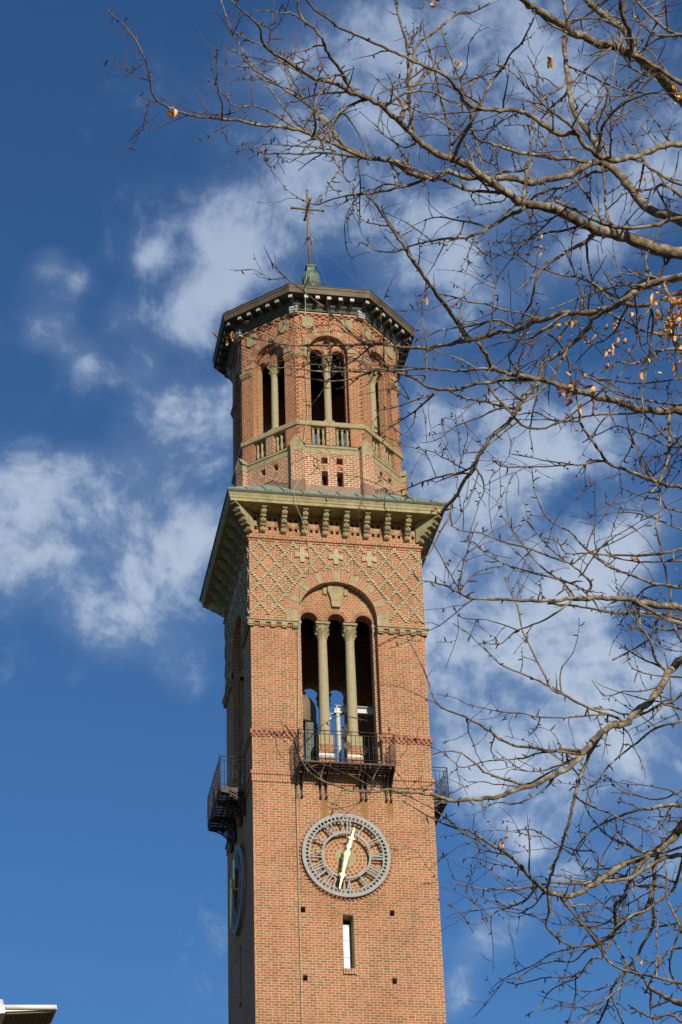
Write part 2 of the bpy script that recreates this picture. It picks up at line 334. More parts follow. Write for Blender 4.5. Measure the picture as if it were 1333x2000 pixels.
# ------------------------------------------------------------------ mesh builder
IDM = Matrix.Identity(4)
class MB:
    def __init__(s): s.v = []; s.f = []; s.mi = []; s.uv = []; s.mats = []; s.sm = []
    def slot(s, m):
        if m not in s.mats: s.mats.append(m)
        return s.mats.index(m)
    def add(s, pts, faces, mat, M=IDM, uvs=None, smooth=False):
        o = len(s.v); s.v += [M @ Vector(p) for p in pts]; k = s.slot(mat)
        for i, f in enumerate(faces):
            s.f.append([o+j for j in f]); s.mi.append(k); s.uv.append(uvs[i] if uvs else None); s.sm.append(smooth)
    def box(s, x0, x1, y0, y1, z0, z1, mat, M=IDM):
        p = [(x, y, z) for z in (z0, z1) for y in (y0, y1) for x in (x0, x1)]
        s.add(p, [(0, 2, 3, 1), (4, 5, 7, 6), (0, 1, 5, 4), (2, 6, 7, 3), (0, 4, 6, 2), (1, 3, 7, 5)], mat, M)
    def plate(s, outer, holes, d0, d1, mat, M=IDM, mit=None, mk=1.0, emat=None, back=True, front=True, uvf=None, smooth=False):
        """slab in a wall's own frame (x along, depth, z up) with holes; mit = half width at which the ends are mitred"""
        def area(p): return sum(p[i][0]*p[(i+1) % len(p)][1]-p[(i+1) % len(p)][0]*p[i][1] for i in range(len(p)))/2
        outer = list(outer) if area(outer) > 0 else list(reversed(outer))
        holes = [list(h) if area(h) < 0 else list(reversed(h)) for h in holes]
        loops = [outer]+holes
        tris = tessellate_polygon([[Vector((x, z, 0)) for x, z in l] for l in loops])
        flat = [p for l in loops for p in l]
        th = (d1-d0)*mk
        def bx(x):
            if mit is not None and abs(abs(x)-mit) < 1e-5: return x-math.copysign(th, x)
            return x
        n = len(flat)
        pts = [(x, d0, z) for x, z in flat]+[(bx(x), d1, z) for x, z in flat]
        fs = []; uvs = []
        def tri_ok(t):
            a, b, c = [flat[i] for i in t]
            return (b[0]-a[0])*(c[1]-a[1])-(c[0]-a[0])*(b[1]-a[1])
        for t in tris:
            ar = tri_ok(t)
            if abs(ar) < 1e-12: continue
            if ar < 0: t = (t[0], t[2], t[1])
            if front: fs.append(tuple(t)); uvs.append([uvf(*flat[i]) for i in t] if uvf else None)
            if back: fs.append((t[0]+n, t[2]+n, t[1]+n)); uvs.append(None)
        s.add(pts, fs, mat, M, uvs, smooth)
        o = 0; fs = []
        for l in loops:
            k = len(l)
            for i in range(k):
                a, b = o+i, o+(i+1) % k
                if mit is not None and abs(abs(flat[a][0])-mit) < 1e-5 and abs(abs(flat[b][0])-mit) < 1e-5 and flat[a][0]*flat[b][0] > 0: continue
                fs.append((a, a+n, b+n, b))
            o += k
        s.add(pts, fs, emat or mat, M, None, False)
    def sweep(s, n, prof, mat, M=IDM, close=True, rot=0.0, mats=None):
        """profile [(apothem, z)...] carried round a regular n-gon whose first face looks to -Y; profile runs so that outward is to the right going up"""
        k = len(prof); pts = []
        for i in range(n):
            a = (i-0.5)*2*pi/n+rot; c = 1/cos(pi/n)
            for (r, z) in prof: pts.append((r*c*sin(a), -r*c*cos(a), z))
        for j in range(k if close else k-1):
            fs = []
            for i in range(n):
                i2 = (i+1) % n; j2 = (j+1) % k
                fs.append((i*k+j, i2*k+j, i2*k+j2, i*k+j2))
            s.add(pts, fs, mats[j] if mats else mat, M)
    def lathe(s, prof, mat, M=IDM, seg=16, smooth=True, cap=True):
        pts = []
        for (r, z) in prof:
            for i in range(seg):
                a = 2*pi*i/seg; pts.append((r*cos(a), r*sin(a), z))
        fs = []
        for j in range(len(prof)-1):
            for i in range(seg):
                i2 = (i+1) % seg; fs.append((j*seg+i, j*seg+i2, (j+1)*seg+i2, (j+1)*seg+i))
        s.add(pts, fs, mat, M, None, smooth)
        if cap:
            s.add(pts, [tuple(reversed(range(seg))), tuple(range((len(prof)-1)*seg, len(prof)*seg))], mat, M)
    def tube(s, pts, rad, mat, M=IDM, sides=6, smooth=True, cap=True):
        n = len(pts); P = [Vector(p) for p in pts]
        if not isinstance(rad, (list, tuple)): rad = [rad]*n
        V = []; prev = None
        for i in range(n):
            t = (P[min(i+1, n-1)]-P[max(i-1, 0)])
            t = t.normalized() if t.length > 1e-9 else Vector((0, 0, 1))
            if prev is None:
                a = Vector((0, 0, 1)) if abs(t.z) < 0.9 else Vector((1, 0, 0)); nrm = t.cross(a).normalized()
            else:
                nrm = prev-t*prev.dot(t)
                nrm = nrm.normalized() if nrm.length > 1e-6 else t.orthogonal().normalized()
            prev = nrm; b = t.cross(nrm)
            for k in range(sides):
                a = 2*pi*k/sides; V.append(P[i]+(nrm*cos(a)+b*sin(a))*rad[i])
        fs = []
        for i in range(n-1):
            for k in range(sides):
                k2 = (k+1) % sides; fs.append((i*sides+k, i*sides+k2, (i+1)*sides+k2, (i+1)*sides+k))
        if cap: fs += [tuple(reversed(range(sides))), tuple(range((n-1)*sides, n*sides))]
        s.add(V, fs, mat, M, None, smooth)
    def build(s, name, parent=None, bevel=0, origin=None):
        me = bpy.data.meshes.new(name)
        vs = s.v
        if origin is not None:
            o_ = Vector(origin); vs = [v-o_ for v in vs]
        me.from_pydata([tuple(v) for v in vs], [], s.f)
        for m in s.mats: me.materials.append(m)
        me.polygons.foreach_set('material_index', s.mi)
        me.polygons.foreach_set('use_smooth', s.sm)
        uvl = me.uv_layers.new(name='UVMap'); data = uvl.data
        co = s.v
        for p, u in zip(me.polygons, s.uv):
            if u:
                for li, w in zip(p.loop_indices, u): data[li].uv = w
            else:
                nn = p.normal
                if abs(nn.z) > 0.85:
                    for li, vi in zip(p.loop_indices, p.vertices): c = co[vi]; data[li].uv = (c.x, c.y)
                else:
                    tx, ty = -nn.y, nn.x; L = sqrt(tx*tx+ty*ty) or 1; tx /= L; ty /= L
                    for li, vi in zip(p.loop_indices, p.vertices): c = co[vi]; data[li].uv = (c.x*tx+c.y*ty, c.z)
        me.update()
        ob = bpy.data.objects.new(name, me); COL.objects.link(ob)
        if parent: ob.parent = parent
        if origin is not None: ob.location = origin
        return ob
def tag(o, label=None, cat=None, group=None, kind=None):
    if label: o['label'] = label
    if cat: o['category'] = cat
    if group: o['group'] = group
    if kind: o['kind'] = kind
    return o
def empty(name, loc, rz=0):
    o = bpy.data.objects.new(name, None); COL.objects.link(o); o.location = loc; o.rotation_euler = (0, 0, rz); o.empty_display_size = 0.3
    return o
def copy_part(o, M, parent=None):
    """copy one part and its own sub-parts"""
    c = o.copy(); COL.objects.link(c); c.parent = parent or o.parent; c.matrix_local = M
    for ch in o.children:
        d = ch.copy(); COL.objects.link(d); d.parent = c
    return c
def RZ(a): return Matrix.Rotation(a, 4, 'Z')
def TR(x, y, z): return Matrix.Translation((x, y, z))
def S4(k): return RZ(k*pi/2) @ TR(0, -2.75, 0)
def O8(k, a): return RZ(k*pi/4) @ TR(0, -a, 0)
def arc(cx, cz, r, a0, a1, n):
    return [(cx+r*cos(a0+(a1-a0)*i/n), cz+r*sin(a0+(a1-a0)*i/n)) for i in range(n+1)]
def rect(x0, x1, z0, z1): return [(x0, z0), (x1, z0), (x1, z1), (x0, z1)]
def archhole(cx, r, z0, zs, n=20): return [(cx-r, z0), (cx+r, z0)]+arc(cx, zs, r, 0, pi, n)
# ================================================================== THE TOWER
TOWER = tag(empty('clock_tower', (0, 2.75, 0)), 'tall square red brick bell tower with clock faces and an octagonal lantern', 'tower')
H = 2.75
def wall_part(name, mb, parent=TOWER): return mb.build(name, parent)

# ---- main shaft: plain brick with putlog holes and a slit window, front and left
HOLES = [(-1.315, 28.14), (1.315, 28.14), (-1.30, 26.06), (1.30, 26.06)]
def circle(cx, cz, r, n=64, a0=0.0): return [(cx+r*cos(a0+2*pi*i/n), cz+r*sin(a0+2*pi*i/n)) for i in range(n)]
CZ = 29.86
mb = MB()
for k in range(4):
    M = S4(k)
    hs = [rect(x-.068, x+.068, z-.085, z+.085) for x, z in HOLES]+[rect(-.165, .165, 26.38, 28.05)]
    clockside = k in (0, 3)
    if clockside: hs.append(circle(0, CZ, 1.32, 72))
    mb.plate(rect(-H, H, 0, 32.17), hs, 0, .55, BRICK, M, mit=H)
    if clockside:
        # shallow sunk dial of brick laid in rings
        def puv(x, z):
            return (math.atan2(x, z-CZ)*0.9, sqrt(x*x+(z-CZ)**2))
        N = 72; radii = [.30]+[.30+.11*i for i in range(1, 10)]+[1.33]
        pts = []; fs = []; uvs = []
        for r in radii:
            for i in range(N): a = 2*pi*i/N; pts.append((r*sin(a), .07, CZ+r*cos(a)))
        for j in range(len(radii)-1):
            nb = max(9, round(2*pi*radii[j]/.115)) if j < len(radii) else 9
            for i in range(N):
                i2 = (i+1) % N; fs.append((j*N+i, (j+1)*N+i, (j+1)*N+i2, j*N+i2))
                ua, ub = i/N*nb*.115, (i+1)/N*nb*.115; va, vb = j*.11, (j+1)*.11
                if i == N-1: pass
                uvs.append([(ua, va), (ua, vb), (ub, vb), (ub, va)])
        mb.add(pts, fs, POLAR, M, uvs)
        mb.plate(circle(0, CZ, .30, 40), [], .062, .09, PSTONE, M, back=False)
        # saw-tooth ring of brick corners round the dial
        for i in range(66):
            a = 2*pi*(i+.5)/66; R_ = Matrix.Rotation(-a, 4, 'Y')
            mb.box(-.036, .036, -.05, .05, 1.325, 1.405, DBRICK, M @ TR(0, 0, CZ) @ Matrix.Rotation(a, 4, 'Y') @ TR(0, 0, 1.365) @ Matrix.Rotation(radians(45), 4, 'Y') @ Matrix.Scale(.8, 4) @ TR(0, 0, -1.365))
    # soldier course lintel and sill of the slit, dark backs of the putlog holes
    mb.plate(rect(-.19, .19, 28.052, 28.20), [], -.004, .05, SOLDIER, M, back=False)
    mb.plate(rect(-.20, .20, 26.21, 26.378), [], -.05, .05, SOLDIER, M, back=False)
    for x, z in HOLES: mb.box(x-.08, x+.08, .30, .34, z-.1, z+.1, DARK, M)
wall_part('shaft_wall', mb)
mb = MB()
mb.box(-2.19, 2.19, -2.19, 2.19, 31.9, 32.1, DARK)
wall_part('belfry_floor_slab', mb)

# ---- two-tier soldier band and dentil course
mb = MB()
mb.sweep(4, [(H-.02, 32.17), (H+.03, 32.17), (H+.03, 32.40), (H-.02, 32.40)], SOLDIER)
mb.sweep(4, [(H-.02, 32.402), (H+.062, 32.402), (H+.062, 32.515), (H-.02, 32.515)], SOLDIER)
wall_part('soldier_band', mb)
for k in range(8):
    M = S4(k//2); mb = MB()
    for sgn in ((-1,), (1,))[k % 2]:
        x0, x1 = (1.165, H)
        for (za, zb, p) in ((33.835, 33.895, .062), (33.775, 33.833, .05)):
            if p == .062:
                mb.plate([(sgn*x0, za), (sgn*(H+p), za), (sgn*(H+p), zb), (sgn*x0, zb)], [], -p, 0.02, BRICK, M, mit=H+p)
        n = 10; wd = .075
        for i in range(n+1):
            x = x0+.06+(H-.01-x0-.03)*i/n
            mb.box(sgn*x-wd/2, sgn*x+wd/2, -.058, .02, 33.73, 33.834, DBRICK, M)
            xx = x+(H-x0)/n*.5
            if i < n: mb.box(sgn*xx-.05, sgn*xx+.05, -.032, .02, 33.665, 33.75, DBRICK, M)
    wall_part('dentil_course', mb)

# ---- belfry stage
mb = MB()
OW, ZSP = 1.25, 37.97
for k in range(4):
    M = S4(k)
    # outer leaf with the great arch; the part above the string course stands 3 cm proud
    mb.plate([(-H, 32.515), (-OW, 32.515), (-OW, 37.62), (-H, 37.62)], [], 0, .22, BRICK, M, mit=H)
    mb.plate([(OW, 32.515), (H, 32.515), (H, 37.62), (OW, 37.62)], [], 0, .22, BRICK, M, mit=H)
    hp = H+.03
    top = [(-hp, 37.62), (-OW, 37.62), (-OW, ZSP)]+list(reversed(arc(0, ZSP, OW, 0, pi, 40)))[1:-1]+[(OW, ZSP), (OW, 37.62), (hp, 37.62), (hp, 40.56), (-hp, 40.56)]
    mb.plate(top, [], -.03, .22, BRICK, M, mit=hp)
wall_part('belfry_wall', mb)
mb = MB()
for k in range(4):
    M = S4(k)
    r, cs = .27, (-.87, 0, .87)
    # inner leaf: three small arches; solid from springing level up, jambs at each side
    out_ = [(-2.5, 32.1), (-1.14, 32.1), (-1.14, 37.93)]
    out_ += [(c, z) for c, z in reversed(arc(cs[0], 37.93, r, 0, pi, 16))][1:]
    for c in cs[1:]: out_ += list(reversed(arc(c, 37.93, r, 0, pi, 16)))
    out_ = out_[:-1]+[(1.14, 37.93), (1.14, 32.1), (2.5, 32.1), (2.5, 41.1), (-2.5, 41.1)]
    mb.plate(out_, [], .23, .62, GRIDB, M, mit=2.5)
    # little brick hoods round the three arches
    for c in cs:
        N = 16
        for i in range(N):
            a0, a1 = pi*i/N, pi*(i+1)/N; g = .008
            P = [(c+rr*cos(a), 37.93+rr*sin(a)) for rr, a in ((r+.002, a0+g*2), (r+.002, a1-g*2), (r+.115, a1-g*1.8), (r+.115, a0+g*1.8))]
            mb.plate(P, [], .216, .24, DBRICK, M, back=False)
wall_part('tympanum_wall', mb)
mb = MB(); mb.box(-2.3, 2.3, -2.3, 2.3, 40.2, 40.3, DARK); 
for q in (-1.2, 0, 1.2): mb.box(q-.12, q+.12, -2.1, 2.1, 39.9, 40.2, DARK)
wall_part('belfry_ceiling', mb)

# ---- great arch rings: brick wedges with stone voussoirs
VB = [((0.40, 0.15, 0.08)), ((0.47, 0.20, 0.12))]
MORT = plain_mat('mortar', [(0.50, 0.37, 0.21), (0.58, 0.44, 0.26)], scale=6)
def wedge(mb, M, c, z0, r0, r1, a0, a1, d0, d1, mat, n=1):
    P = [(c+r0*cos(a), z0+r0*sin(a)) for a in (a0, a1)]+[(c+r1*cos(a), z0+r1*sin(a)) for a in (a1, a0)]
    mb.plate(P, [], d0, d1, mat, M, back=False)
for k in range(4):
    M = S4(k); mb = MB()
    ring = arc(0, ZSP, OW+.001, 0, pi, 40)+list(reversed(arc(0, ZSP, 1.625, 0, pi, 40)))
    mb.plate(ring, [], -.037, .0, MORT, M, back=False)
    nv = 9; sw = .13/1.43
    for i in range(nv):
        ac = pi*i/(nv-1); ac = min(max(ac, sw/2), pi-sw/2)
        wedge(mb, M, 0, ZSP, OW+.002, 1.632, ac-sw*.75, ac+sw*.75, -.052, -.02, STONE)
    for i in range(nv-1):
        A0, A1 = pi*i/(nv-1)+sw*.75+.004, pi*(i+1)/(nv-1)-sw*.75-.004
        if i == 0: A0 += sw*.5
        if i == nv-2: A1 -= sw*.5
        q = 4
        for j in range(q):
            b0, b1 = A0+(A1-A0)*j/q, A0+(A1-A0)*(j+1)/q; g = .0075
            rs = [OW+.003, 1.37, 1.50, 1.625] if j % 2 else [OW+.003, 1.31, 1.43, 1.55, 1.625]
            for ra, rb in zip(rs, rs[1:]): wedge(mb, M, 0, ZSP, ra+.007, rb-.008, b0+g, b1-g, -.045, -.03, DBRICK)
    # stone springer blocks under the ring
    for s in (-1, 1):
        mb.plate([(s*OW, 37.70), (s*1.62, 37.70), (s*1.62, 37.955), (s*OW, 37.955)], [], -.05, 0.02, STONE, M, back=False)
    mb.build('arch_ring', TOWER)

# ---- string course of stone with blocks
for k in range(8):
    M = S4(k//2); mb = MB()
    for s in ((-1,), (1,))[k % 2]:
        for (za, zb, p) in ((37.60, 37.655, .10), (37.655, 37.70, .135)):
            e = H+p
            mb.plate([(s*(OW-.01), za), (s*e, za), (s*e, zb), (s*(OW-.01), zb)], [], -p, .02, STONE, M, mit=e)
        for i in range(5):
            x = OW+.10+i*(H-OW-.12)/4
            mb.box(s*x-.09, s*x+.09, -.10, .02, 37.50, 37.598, STONE, M)
            mb.box(s*x-.085, s*x+.085, -.075, .02, 37.455, 37.50, STONE, M)
            if i < 4:
                for j in range(1, 4):
                    xx = x+(H-OW-.12)/4*(.18+.21*j); mb.box(s*xx-.028, s*xx+.028, -.05, .02, 37.49, 37.598, DBRICK, M)
    wall_part('string_course', mb)

# ---- stepped lattice of little stone blocks
def make_lattice():
    mb = MB(); seen = set(); rnd = random.Random(4)
    hx, hz, ns = .272, .37, 5
    for fam in (1, -1):
        for c in range(-14, 28):
            # line through (x0, 40.55) heading down with slope fam
            for st in range(0, 40):
                x = (c*2+1)*hx + fam*hx*st/ns; z = 40.52-hz*st/ns
                if c*2+1 > 40: continue
                if abs(x) > 2.735 or z < 37.86: continue
                rr = sqrt(x*x+(z-ZSP)**2)
                if rr < 1.68: continue
                if any(abs(x-cx) < .2 and abs(z-40.12) < .24 for cx in (-1.08, 0, 1.08)): continue
                key = (round(x, 2), round(z, 2))
                if key in seen: continue
                seen.add(key)
                w = .040+rnd.random()*.008
                mb.box(x-w, x+w, -.062-rnd.random()*.014, -.02, z-.031, z+.029, DSTONE)
    for c in range(-5, 5):
        x = (c*2+1)*hx/1.0
    return mb
lat0 = make_lattice().build('lattice_brickwork', TOWER); lat0.matrix_local = S4(0)
for k in (1, 2, 3): copy_part(lat0, S4(k))
mb = MB()
w, l = .075, .27
cr = [(-w, -l), (w, -l), (w, -w), (l*.87, -w-.02), (l*.87, w+.02), (w, w), (w, l), (-w, l), (-w, w), (-l*.87, w+.02), (-l*.87, -w-.02), (-w, -w)]
mb.plate(cr, [], -.08, -.02, DSTONE)
cross0 = mb.build('carved_cross', TOWER)
first = True
for k in range(4):
    for cx in (-1.08, 0, 1.08):
        M = S4(k) @ TR(cx, 0, 40.12)
        if first: cross0.matrix_local = M; first = False
        else: copy_part(cross0, M)
# shield on the tympanum
mb = MB()
sh = [(-.05, -.42), (.20*.7, -.42), (.25, .20), (.25, .36), (.16, .44), (-.16, .44), (-.25, .36), (-.25, .20), (-.13, -.42)]
sh = [(-.13, -.42), (.13, -.42), (.17, -.1), (.255, .14), (.255, .35), (.16, .43), (-.16, .43), (-.255, .35), (-.255, .14), (-.17, -.1)]
mb.plate(sh, [], -.10, 0, STONE)
mb.plate([(-.40, .05), (-.28, .02), (-.28, .31), (-.40, .30)], [], -.06, 0, STONE); mb.plate([(.40, .05), (.28, .02), (.28, .31), (.40, .30)], [], -.06, 0, STONE)
shield0 = mb.build('shield', TOWER)
for k in range(4):
    M = S4(k) @ TR(0, .23, 38.84)
    if k == 0: shield0.matrix_local = M
    else: copy_part(shield0, M)

# ---- belfry columns: shaft > base, capital, and the brick pedestal under it
def capital_mb(r, h, hw):
    mb = MB()
    mb.lathe([(r*1.08, 0), (r*1.12, .04), (r*.98, .05), (r*1.0, h*.5), (r*1.25, h*.85), (r*1.3, h*.88)], STONE, seg=14)
    mb.box(-hw, hw, -hw, hw, h*.88, h, STONE)
    for ring, (n, z0, hh, ro) in enumerate(((8, .05, h*.36, r*.99), (8, h*.3, h*.36, r*1.03), (4, h*.5, h*.40, r*1.2))):
        for i in range(n):
            a = 2*pi*(i+.5*(ring % 2))/n+(pi/4 if ring == 2 else 0)
            M = RZ(a) @ TR(ro, 0, z0)
            wl = r*.36
            p = [(0, -wl, 0), (0, wl, 0), (.05*r/.15, wl*.9, hh*.55), (.05*r/.15, -wl*.9, hh*.55), (.10*r/.15, wl*.6, hh*.86), (.10*r/.15, -wl*.6, hh*.86), (.085*r/.15, wl*.4, hh*1.0-.02), (.085*r/.15, -wl*.4, hh*1.0-.02), (-.03, -wl, 0), (-.03, wl, 0), (0, wl*.5, hh), (0, -wl*.5, hh)]
            mb.add(p, [(0, 3, 2, 1), (3, 5, 4, 2), (5, 7, 6, 4), (7, 11, 10, 6), (1, 2, 4, 6, 10, 9), (0, 8, 11, 7, 5, 3), (8, 9, 10, 11)], STONE, M)
    return mb
mb = MB()
mb.lathe([(.165, 0), (.163, .8), (.152, 2.2), (.142, 3.24)], PSTONE, seg=20)
col0 = mb.build('column', TOWER)
mb = MB(); mb.box(-.235, .235, -.235, .235, -.48, -.13, STONE); mb.lathe([(.215, -.13), (.225, -.09), (.19, -.06), (.18, -.03), (.166, 0.0)], STONE, seg=20)
b_ = mb.build('column_base', col0)
mb = capital_mb(.145, .56, .225); cp = mb.build('capital', col0); cp.location = (0, 0, 3.24)
mb = MB(); mb.box(-.24, .24, -.24, .24, -1.55, -.48, BRICK); mb.box(-.245, .245, -.245, .245, -.90, -.80, WPAINT); mb.build('pedestal', col0)
first = True
for k in range(4):
    for cx in (-.435, .435):
        M = S4(k) @ TR(cx, .40, 34.08)
        if first: col0.matrix_local = M; first = False
        else: copy_part(col0, M)
# jamb colonnets: small capitals where the side arches land
mb = MB(); mb.box(-.07, .07, -.12, .12, 0, .10, STONE); mb.box(-.05, .05, -.09, .09, -.14, 0, STONE)
imp0 = mb.build('impost_block', TOWER)
first = True
for k in range(4):
    for cx in (-1.19, 1.19):
        M = S4(k) @ TR(cx, .30, 37.76)
        if first: imp0.matrix_local = M; first = False
        else: copy_part(imp0, M)

# ---- ledge, frieze with chequer holes, cornice
mb = MB()
mb.sweep(4, [(H, 40.56), (H+.055, 40.56), (H+.055, 40.60), (H+.045, 40.60), (H+.045, 40.635), (H+.09, 40.635), (H+.09, 40.70), (H, 40.75)], SOLDIER)
wall_part('brick_ledge', mb)
mb = MB()
BX = [-2.345+.67*i for i in range(8)]
bays = [(BX[i]+BX[i+1])/2 for i in range(7)]
for k in range(4):
    M = S4(k)
    hs = []
    for c in bays+[-2.64, 2.64]:
        for dx in ((-.09, .09) if abs(c) < 2.6 else ((.09,) if c < 0 else (-.09,))):
            for z in (41.06, 41.39): hs.append(rect(c+dx-.045, c+dx+.045, z-.065, z+.065))
    mb.plate(rect(-H, H, 40.7, 41.95), hs, 0, .25, BRICK, M, mit=H)
    for c in bays+[-2.64, 2.64]:
        cc = c if abs(c) < 2.6 else math.copysign(2.55, c)
        mb.box(cc-.055, cc+.055, -.012, .05, 41.155, 41.30, STONE, M)
        for s in (-1, 1):
            mb.box(cc+s*.165-.02, cc+s*.165+.02, -.03, .05, 41.13, 41.33, DBRICK, M) if abs(c) < 2.6 else None
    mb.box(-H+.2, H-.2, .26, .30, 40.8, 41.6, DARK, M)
wall_part('frieze_wall', mb)
def bracket_mb(L, w, z0, zt, off=0.06):
    """scrolled stone bracket: side profile in (outwards, z), carried across its width"""
    n = 3; prof = [(0, z0), (.05, z0-.0)]
    hgt = zt-z0
    out = lambda t: .07+(L-.07)*t**1.05
    for i in range(n):
        za = z0+hgt*(i/n)*.98; zb = z0+hgt*((i+1)/n)*.98; o0, o1 = out((i+.15)/n), out((i+1)/n)
        m_ = (zb-za)
        prof += [(o0+.012, za+.02), (o0+.05, za+m_*.22), (o0+.055, za+m_*.45), (o0+.02, za+m_*.66), (o1-.045, za+m_*.72), (o1-.02, za+m_*.80), (o1-.02, za+m_*.97)]
    prof += [(L, zt-.015), (L, zt), (0, zt)]
    mb = MB(); N = len(prof)
    # keep the outline clean: outward distance never shrinks below the wall
    pts = [(-w/2, -o, z) for o, z in prof]+[(w/2, -o, z) for o, z in prof]
    fs = [(i, (i+1) % N, (i+1) % N+N, i+N) for i in range(N)]
    mb.add(pts, fs, CORN)
    t = tessellate_polygon([[Vector((o, z, 0)) for o, z in prof]])
    for a, b, c in t:
        A, B, C_ = prof[a], prof[b], prof[c]; ar = (B[0]-A[0])*(C_[1]-A[1])-(C_[0]-A[0])*(B[1]-A[1])
        if ar < 0: a, b, c = a, c, b
        mb.add(pts, [(a, c, b), (a+N, b+N, c+N)], CORN)
    # carved drops on the face
    for i in range(n):
        za = z0+hgt*((i+.5)/n)*.98; o = out((i+.15)/n)+.05
        mb.box(-w*.16, w*.16, -o-.022, -o+.03, za-.03, za+.05, CORN)
    return mb
br0 = bracket_mb(.60, .165, 40.88, 41.585).build('bracket', TOWER)
first = True
for k in range(4):
    for x in BX:
        M = S4(k) @ TR(x, 0, 0)
        if first: br0.matrix_local = M; first = False
        else: copy_part(br0, M)
cb0 = bracket_mb(.92, .24, 40.86, 41.585).build('corner_bracket', TOWER)
for k in range(4):
    M = RZ(k*pi/2-pi/4) @ TR(0, -H*sqrt(2)+.03, 0)
    if k == 0: cb0.matrix_local = M
    else: copy_part(cb0, M)
mb = MB()
prof = [(H-.15, 41.585), (H+.70, 41.585), (H+.70, 41.68), (H+.725, 41.70), (H+.725, 41.76), (H+.745, 41.79), (H+.775, 41.85), (H+.775, 41.865), (H+.2, 41.865)]
mb.sweep(4, prof, CORN, close=False)
mb.sweep(4, [(H+.2, 41.868), (H+.80, 41.868), (H+.808, 41.95), (H+.79, 41.955)], DARKEDGE, close=False)
for x in (-2.1, -1.1, 0.35, 1.65, 2.75):    # pale joints between the cornice stones
    for k in range(4): mb.box(x-.010, x+.010, -.703, -.69, 41.59, 41.68, MORT, S4(k)); mb.box(x-.010, x+.010, -.778, -.76, 41.84, 41.866, MORT, S4(k))
wall_part('cornice', mb)
# ---- copper hip roof with standing seams and snow guards
mb = MB()
E0, RS = H+.79, .80
def roofz(d): return 41.955+RS*(E0-d)
mb.sweep(4, [(E0, 41.955), (1.9, roofz(1.9)), (1.2, roofz(1.9)+.01)], COPPER, close=False)
for k in range(4):
    M = RZ(k*pi/2)
    for i in range(-6, 7):
        x = i*.60+.12
        if abs(x) > 3.4: continue
        d1 = max(abs(x)+.03, 2.0)
        if d1 > E0-.15: continue
        za, zb = roofz(E0), roofz(d1)
        pts = []
        for (d, z) in ((E0-.05, roofz(E0-.05)), (d1, zb)):
            for dx in (-.018, .018):
                for dz in (-.01, .045): pts.append((x+dx, -d, z+dz))
        mb.add(pts, [(0, 2, 3, 1), (4, 5, 7, 6), (1, 3, 7, 5), (0, 1, 5, 4), (2, 6, 7, 3)], COPPER, M)
        for g in (-.02, .07): mb.box(x+.06+g, x+.075+g, -E0+.06, -E0+.10, roofz(E0-.08), roofz(E0-.08)+.055, DARKEDGE, M)
    # hip roll
    a = pi/4
    mb.tube([(E0*1.0, -E0, roofz(E0)), (2.0, -2.0, roofz(2.0))], .035, COPPER, M)
wall_part('copper_roof', mb)
# ================================================================== OCTAGONAL LANTERN
T8 = tan(pi/8)
AP, AW = 2.75, 2.70
PW, WW = AP*T8, AW*T8
mb = MB()
for k in range(8):
    M = O8(k, AP)
    hs = []
    for s in (-1, 1):
        a, b = sorted((s*.15, s*.355))
        hs += [rect(a, b, 43.69, 43.92)]
        if k % 2 == 0: hs += [rect(a, b, 42.84, 43.40)]
    mb.plate(rect(-PW, PW, 41.9, 44.07), hs, 0, .5, LBRICK, M, mit=PW, mk=T8)
    for s in (-1, 1):
        mb.plate(rect(s*.2525-.10, s*.2525+.10, 43.925, 44.065), [], -.004, .05, SOLDIER, M, back=False)
        mb.plate(rect(s*.2525-.10, s*.2525+.10, 43.45, 43.60), [], -.004, .05, SOLDIER, M, back=False)
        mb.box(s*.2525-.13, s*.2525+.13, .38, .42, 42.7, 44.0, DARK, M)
mb.build('parapet_wall', TOWER)
mb = MB()
mb.sweep(8, [(AP-.05, 44.07), (AP+.012, 44.07), (AP+.012, 44.26), (AP+.045, 44.285), (AP+.045, 44.36), (AP-.10, 44.47), (AP-.45, 44.47)], STONE, close=False)
mb.sweep(8, [(AP+.046, 44.362), (AP+.05, 44.376), (AP-.02, 44.43)], DARKEDGE, close=False)
mb.build('stone_coping', TOWER)
mb = MB()
mb.sweep(8, [(AP-.02, 42.3), (AP+.02, 42.3), (AP+.02, 42.80), (AP, 42.82)], BROWNCU, close=False)
for k in (1, 3, 5, 7):
    M = O8(k, AP); N = 12
    for i in range(N):
        s0, s1 = -1.139+2.278*i/N, -1.139+2.278*(i+1)/N
        zt = 43.22-.566*min(abs(s0), abs(s1))+.10
        mb.box(s0, s1, -.02, .0, 42.4, zt, BROWNCU, M); mb.box(s0, s1, -.03, .0, zt, zt+.02, DARKEDGE, M)
mb.build('copper_flashing', TOWER)
# corner piers with gabled stone caps
mb = MB()
mb.box(-.21, .21, -.09, .35, 41.9, 44.12, LBRICK)
pier0 = mb.build('corner_pier', TOWER)
mb = MB()
g = [(-.215, 44.12), (.215, 44.12), (.215, 44.36), (0, 44.66), (-.215, 44.36)]
mb.plate(g, [], -.10, .40, STONE)
for s in (-1, 1):
    p = [(s*.215, 44.36), (s*.27, 44.33), (s*.27, 44.37), (0, 44.70), (0, 44.662)]
    mb.plate(p, [], -.115, .40, STONE)
mb.build('gabled_cap', pier0)
mb = MB(); mb.box(-.225, .225, -.11, .2, 41.9, 42.93, BROWNCU); mb.build('pier_flashing', pier0)
for k in range(8):
    M = RZ((k+.5)*pi/4) @ TR(0, -2.965, 0)
    if k == 0: pier0.matrix_local = M
    else: copy_part(pier0, M)
mb = MB()
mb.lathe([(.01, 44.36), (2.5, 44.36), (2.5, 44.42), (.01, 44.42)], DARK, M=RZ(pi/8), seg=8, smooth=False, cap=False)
mb.build('lantern_floor', TOWER)
